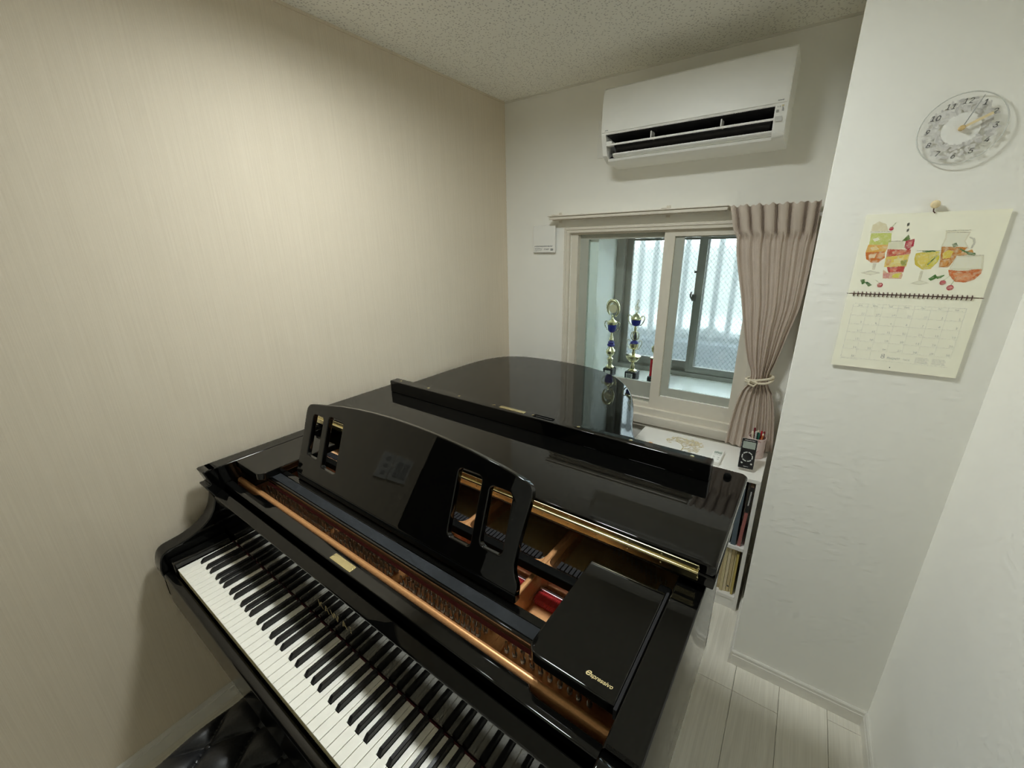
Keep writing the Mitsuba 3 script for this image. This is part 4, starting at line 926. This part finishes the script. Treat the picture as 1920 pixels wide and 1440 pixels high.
def addpoly(pts, col, z):
    n0 = len(pv); pg = Polygon(pts)
    if not pg.is_valid:
        pg = pg.buffer(0)
    pg = pg.simplify(.05)
    vv, ff = trimesh.creation.triangulate_polygon(pg, engine='earcut')
    v3 = np.c_[vv, np.zeros(len(vv))]
    if pg.area > 12:
        v3, ff = trimesh.remesh.subdivide_to_size(v3, ff, 2.6, max_iter=12)
    nn = meshkit.noise(v3 * np.array([.21, .21, 0]) + len(pv) * .37, 4) * .65 + .35 * meshkit.noise(v3 * .6 + len(pv), 9)
    for (a, b, _), q in zip(v3, nn):
        q = min(1, max(0, (q - .42) * 2.6)); cc = np.array(col)
        pv.append((a * mm, b * mm, z)); pc.append(tuple(cc * (1 - .50 * q) + np.array((.80, .78, .60)) * .50 * q) if pg.area > 12 else col)
    pf.extend([(n0 + i, n0 + j, n0 + k) for i, j, k in ff])
layer = .00012
def soften(pts):
    return Polygon(pts).buffer(-.8).buffer(1.6).buffer(-.8) if len(pts) > 3 else Polygon(pts)
for i in range(0, len(art), 2):
    layer += .000012
    s_ = soften(art[i]); s_ = max(getattr(s_, 'geoms', [s_]), key=lambda g_: g_.area)
    addpoly(list(s_.exterior.coords)[:-1], art[i + 1], layer)
for cx_, cy_, r_ in ((57, 377, 4.6), (63.5, 233, 6.0), (184, 243.5, 6.0), (200, 231.5, 6.6)):
    for q, col in ((1, (.42, .02, .05)), (.45, (.62, .14, .16))):
        layer += .000012; off = 0 if q == 1 else r_ * .22
        addpoly([(cx_ + off + q * r_ * math.cos(t_), cy_ + off + q * r_ * math.sin(t_)) for t_ in np.linspace(0, 2 * math.pi, 18)[:-1]], col, layer)
for a, b in (((57, 381), (64, 392)), ((61, 239), (52, 246)), ((184, 249), (194, 262)), ((200, 238), (206, 258))):
    layer += .000012; addpoly([(a[0] - .4, a[1]), (a[0] + .4, a[1]), (b[0] + .4, b[1]), (b[0] - .4, b[1])], (.30, .32, .14), layer)
for y0_, x0_, x1_ in ((370, 15.5, 61.5), (322, 118, 162), (369, 161, 206), (364, 164, 204), (346, 58, 90), (310.5, 194, 241)):
    layer += .000012; addpoly([(x0_, y0_ - .4), (x1_, y0_ - .4), (x1_, y0_ + .4), (x0_, y0_ + .4)], (.42, .40, .33), layer)
ft = trimesh.Trimesh(pv, pf, process=False)
fn_ = np.cross(ft.vertices[ft.faces[:, 1]] - ft.vertices[ft.faces[:, 0]], ft.vertices[ft.faces[:, 2]] - ft.vertices[ft.faces[:, 0]])[:, 2]
ft.faces[fn_ < 0] = ft.faces[fn_ < 0][:, ::-1]
E(CA + '__picture_sheet__painting', xf(ft, km), 'm_print', False, None, np.array(pc))
gl = []
ysr = (181, 172.6, 148.4, 124.5, 100.8, 76.8, 52.6, 26.5)
for yy in ysr:
    gl.append(box(.0176, .2420, yy * mm - .00022, yy * mm + .00022, 0, .0001))
for c in range(8):
    xx = (17.6 + 32.06 * c) * mm
    gl.append(box(xx - .0002, xx + .0002, .0526 if c > 2 else .0265, .181, 0, .0001))
E(CA + '__date_sheet__grid', xf(cat(*gl), km), 'm_lightgrey', False)
tx, tg = [], []
for c, s in enumerate(('Sun', 'Mon', 'Tue', 'Wed', 'Thu', 'Fri', 'Sat')):
    m = text(s, .0036, .0001); m.vertices[:, 0] -= m.bounds[:, 0].mean(); tx.append(mv(m, (17.6 + 32.06 * (c + .5)) * mm, .1748, .0001))
day = -4
for r in range(6):
    for c in range(7):
        if day > 31:
            break
        s, dst = (str(day), tx) if day >= 1 else (str(31 + day), tg)
        m = text(s, .0046, .0001); m.vertices[:, 0] -= m.bounds[:, 0].mean(); dst.append(mv(m, (17.6 + 32.06 * c + 26) * mm, (ysr[r + 2] + 3.2) * mm, .0001))
        day += 1
E(CA + '__date_sheet__numbers', xf(cat(*tx), km), 'm_grey', False)
E(CA + '__date_sheet__pale_numbers', xf(cat(*tg), km), 'm_lightgrey', False)
E(CA + '__date_sheet__month', xf(cat(mv(text('8', .0125, .0001), .1035, .0335, .0001), mv(text('August', .0062, .0001), .1180, .0335, .0001), mv(text('2025', .0040, .0001), .1520, .0335, .0001)), km), 'm_grey', False)
sm = [box(x0_ + .0, x0_ + .028 - .002 * (k % 3), .030 + k * .0028, .0308 + k * .0028, 0, .0001) for x0_ in (.176, .209) for k in range(6)] + [box(.0184, .0569, .0231, .0238, 0, .0001)]
for k in range(len(sm)):
    E(cnt(CA + '__date_sheet__small_print'), xf(sm[k], km), 'm_lightgrey', False)
E(CA + '__date_sheet__hole', xf(mv(disc(.0014, 10), .130, .0095, .0002), km), 'm_darkprint', False)
PN = 'wall_hook'
tag(PN, 'small cream hook holding up the wall calendar', 'hook')
E(PN + '__knob', xf(lathe([(.003, 0), (.004, .006), (.0085, .010), (.0095, .015), (.0075, .020), (.003, .022)], 18), wallM(1.632, JY, 1.716)), 'm_woodlight')
E(PN + '__peg', xf(tube([(0, -.006, .004), (0, -.016, .013), (.004, -.020, .011)], .0013, 6), wallM(1.632, JY, 1.716)), 'm_brownwire')

# ------------------------------------------------------------------ plates on the beige wall, beside the dark door
LM = frame_M((XL, 0, 0), (0, 1, 0), (0, 0, 1))
tag('switch_plate', 'white double light switch plate on the beige wall nearer the dark door', 'light switch')
E('switch_plate__plate', xf(slab(rrect(-.500, -.374, 1.006, 1.130, .006), .008, .002), LM), 'm_white')
for a in (-.480, -.434):
    E(cnt('switch_plate__rocker'), xf(mv(slab(rrect(a, a + .040, 1.030, 1.106, .002), .004, .001, 1), 0, 0, .0075), LM), 'm_lightgrey')
tag('outlet_plate', 'white power outlet plate on the beige wall next to the switch plate', 'power outlet')
E('outlet_plate__plate', xf(slab(rrect(-.366, -.288, 1.004, 1.128, .006), .008, .002), LM), 'm_white')
for z in (1.024, 1.060, 1.094):
    E(cnt('outlet_plate__socket'), xf(mv(slab(rrect(-.341, -.313, z, z + .020, .002), .0025, .0005, 1), 0, 0, .0075), LM), 'm_lightgrey')
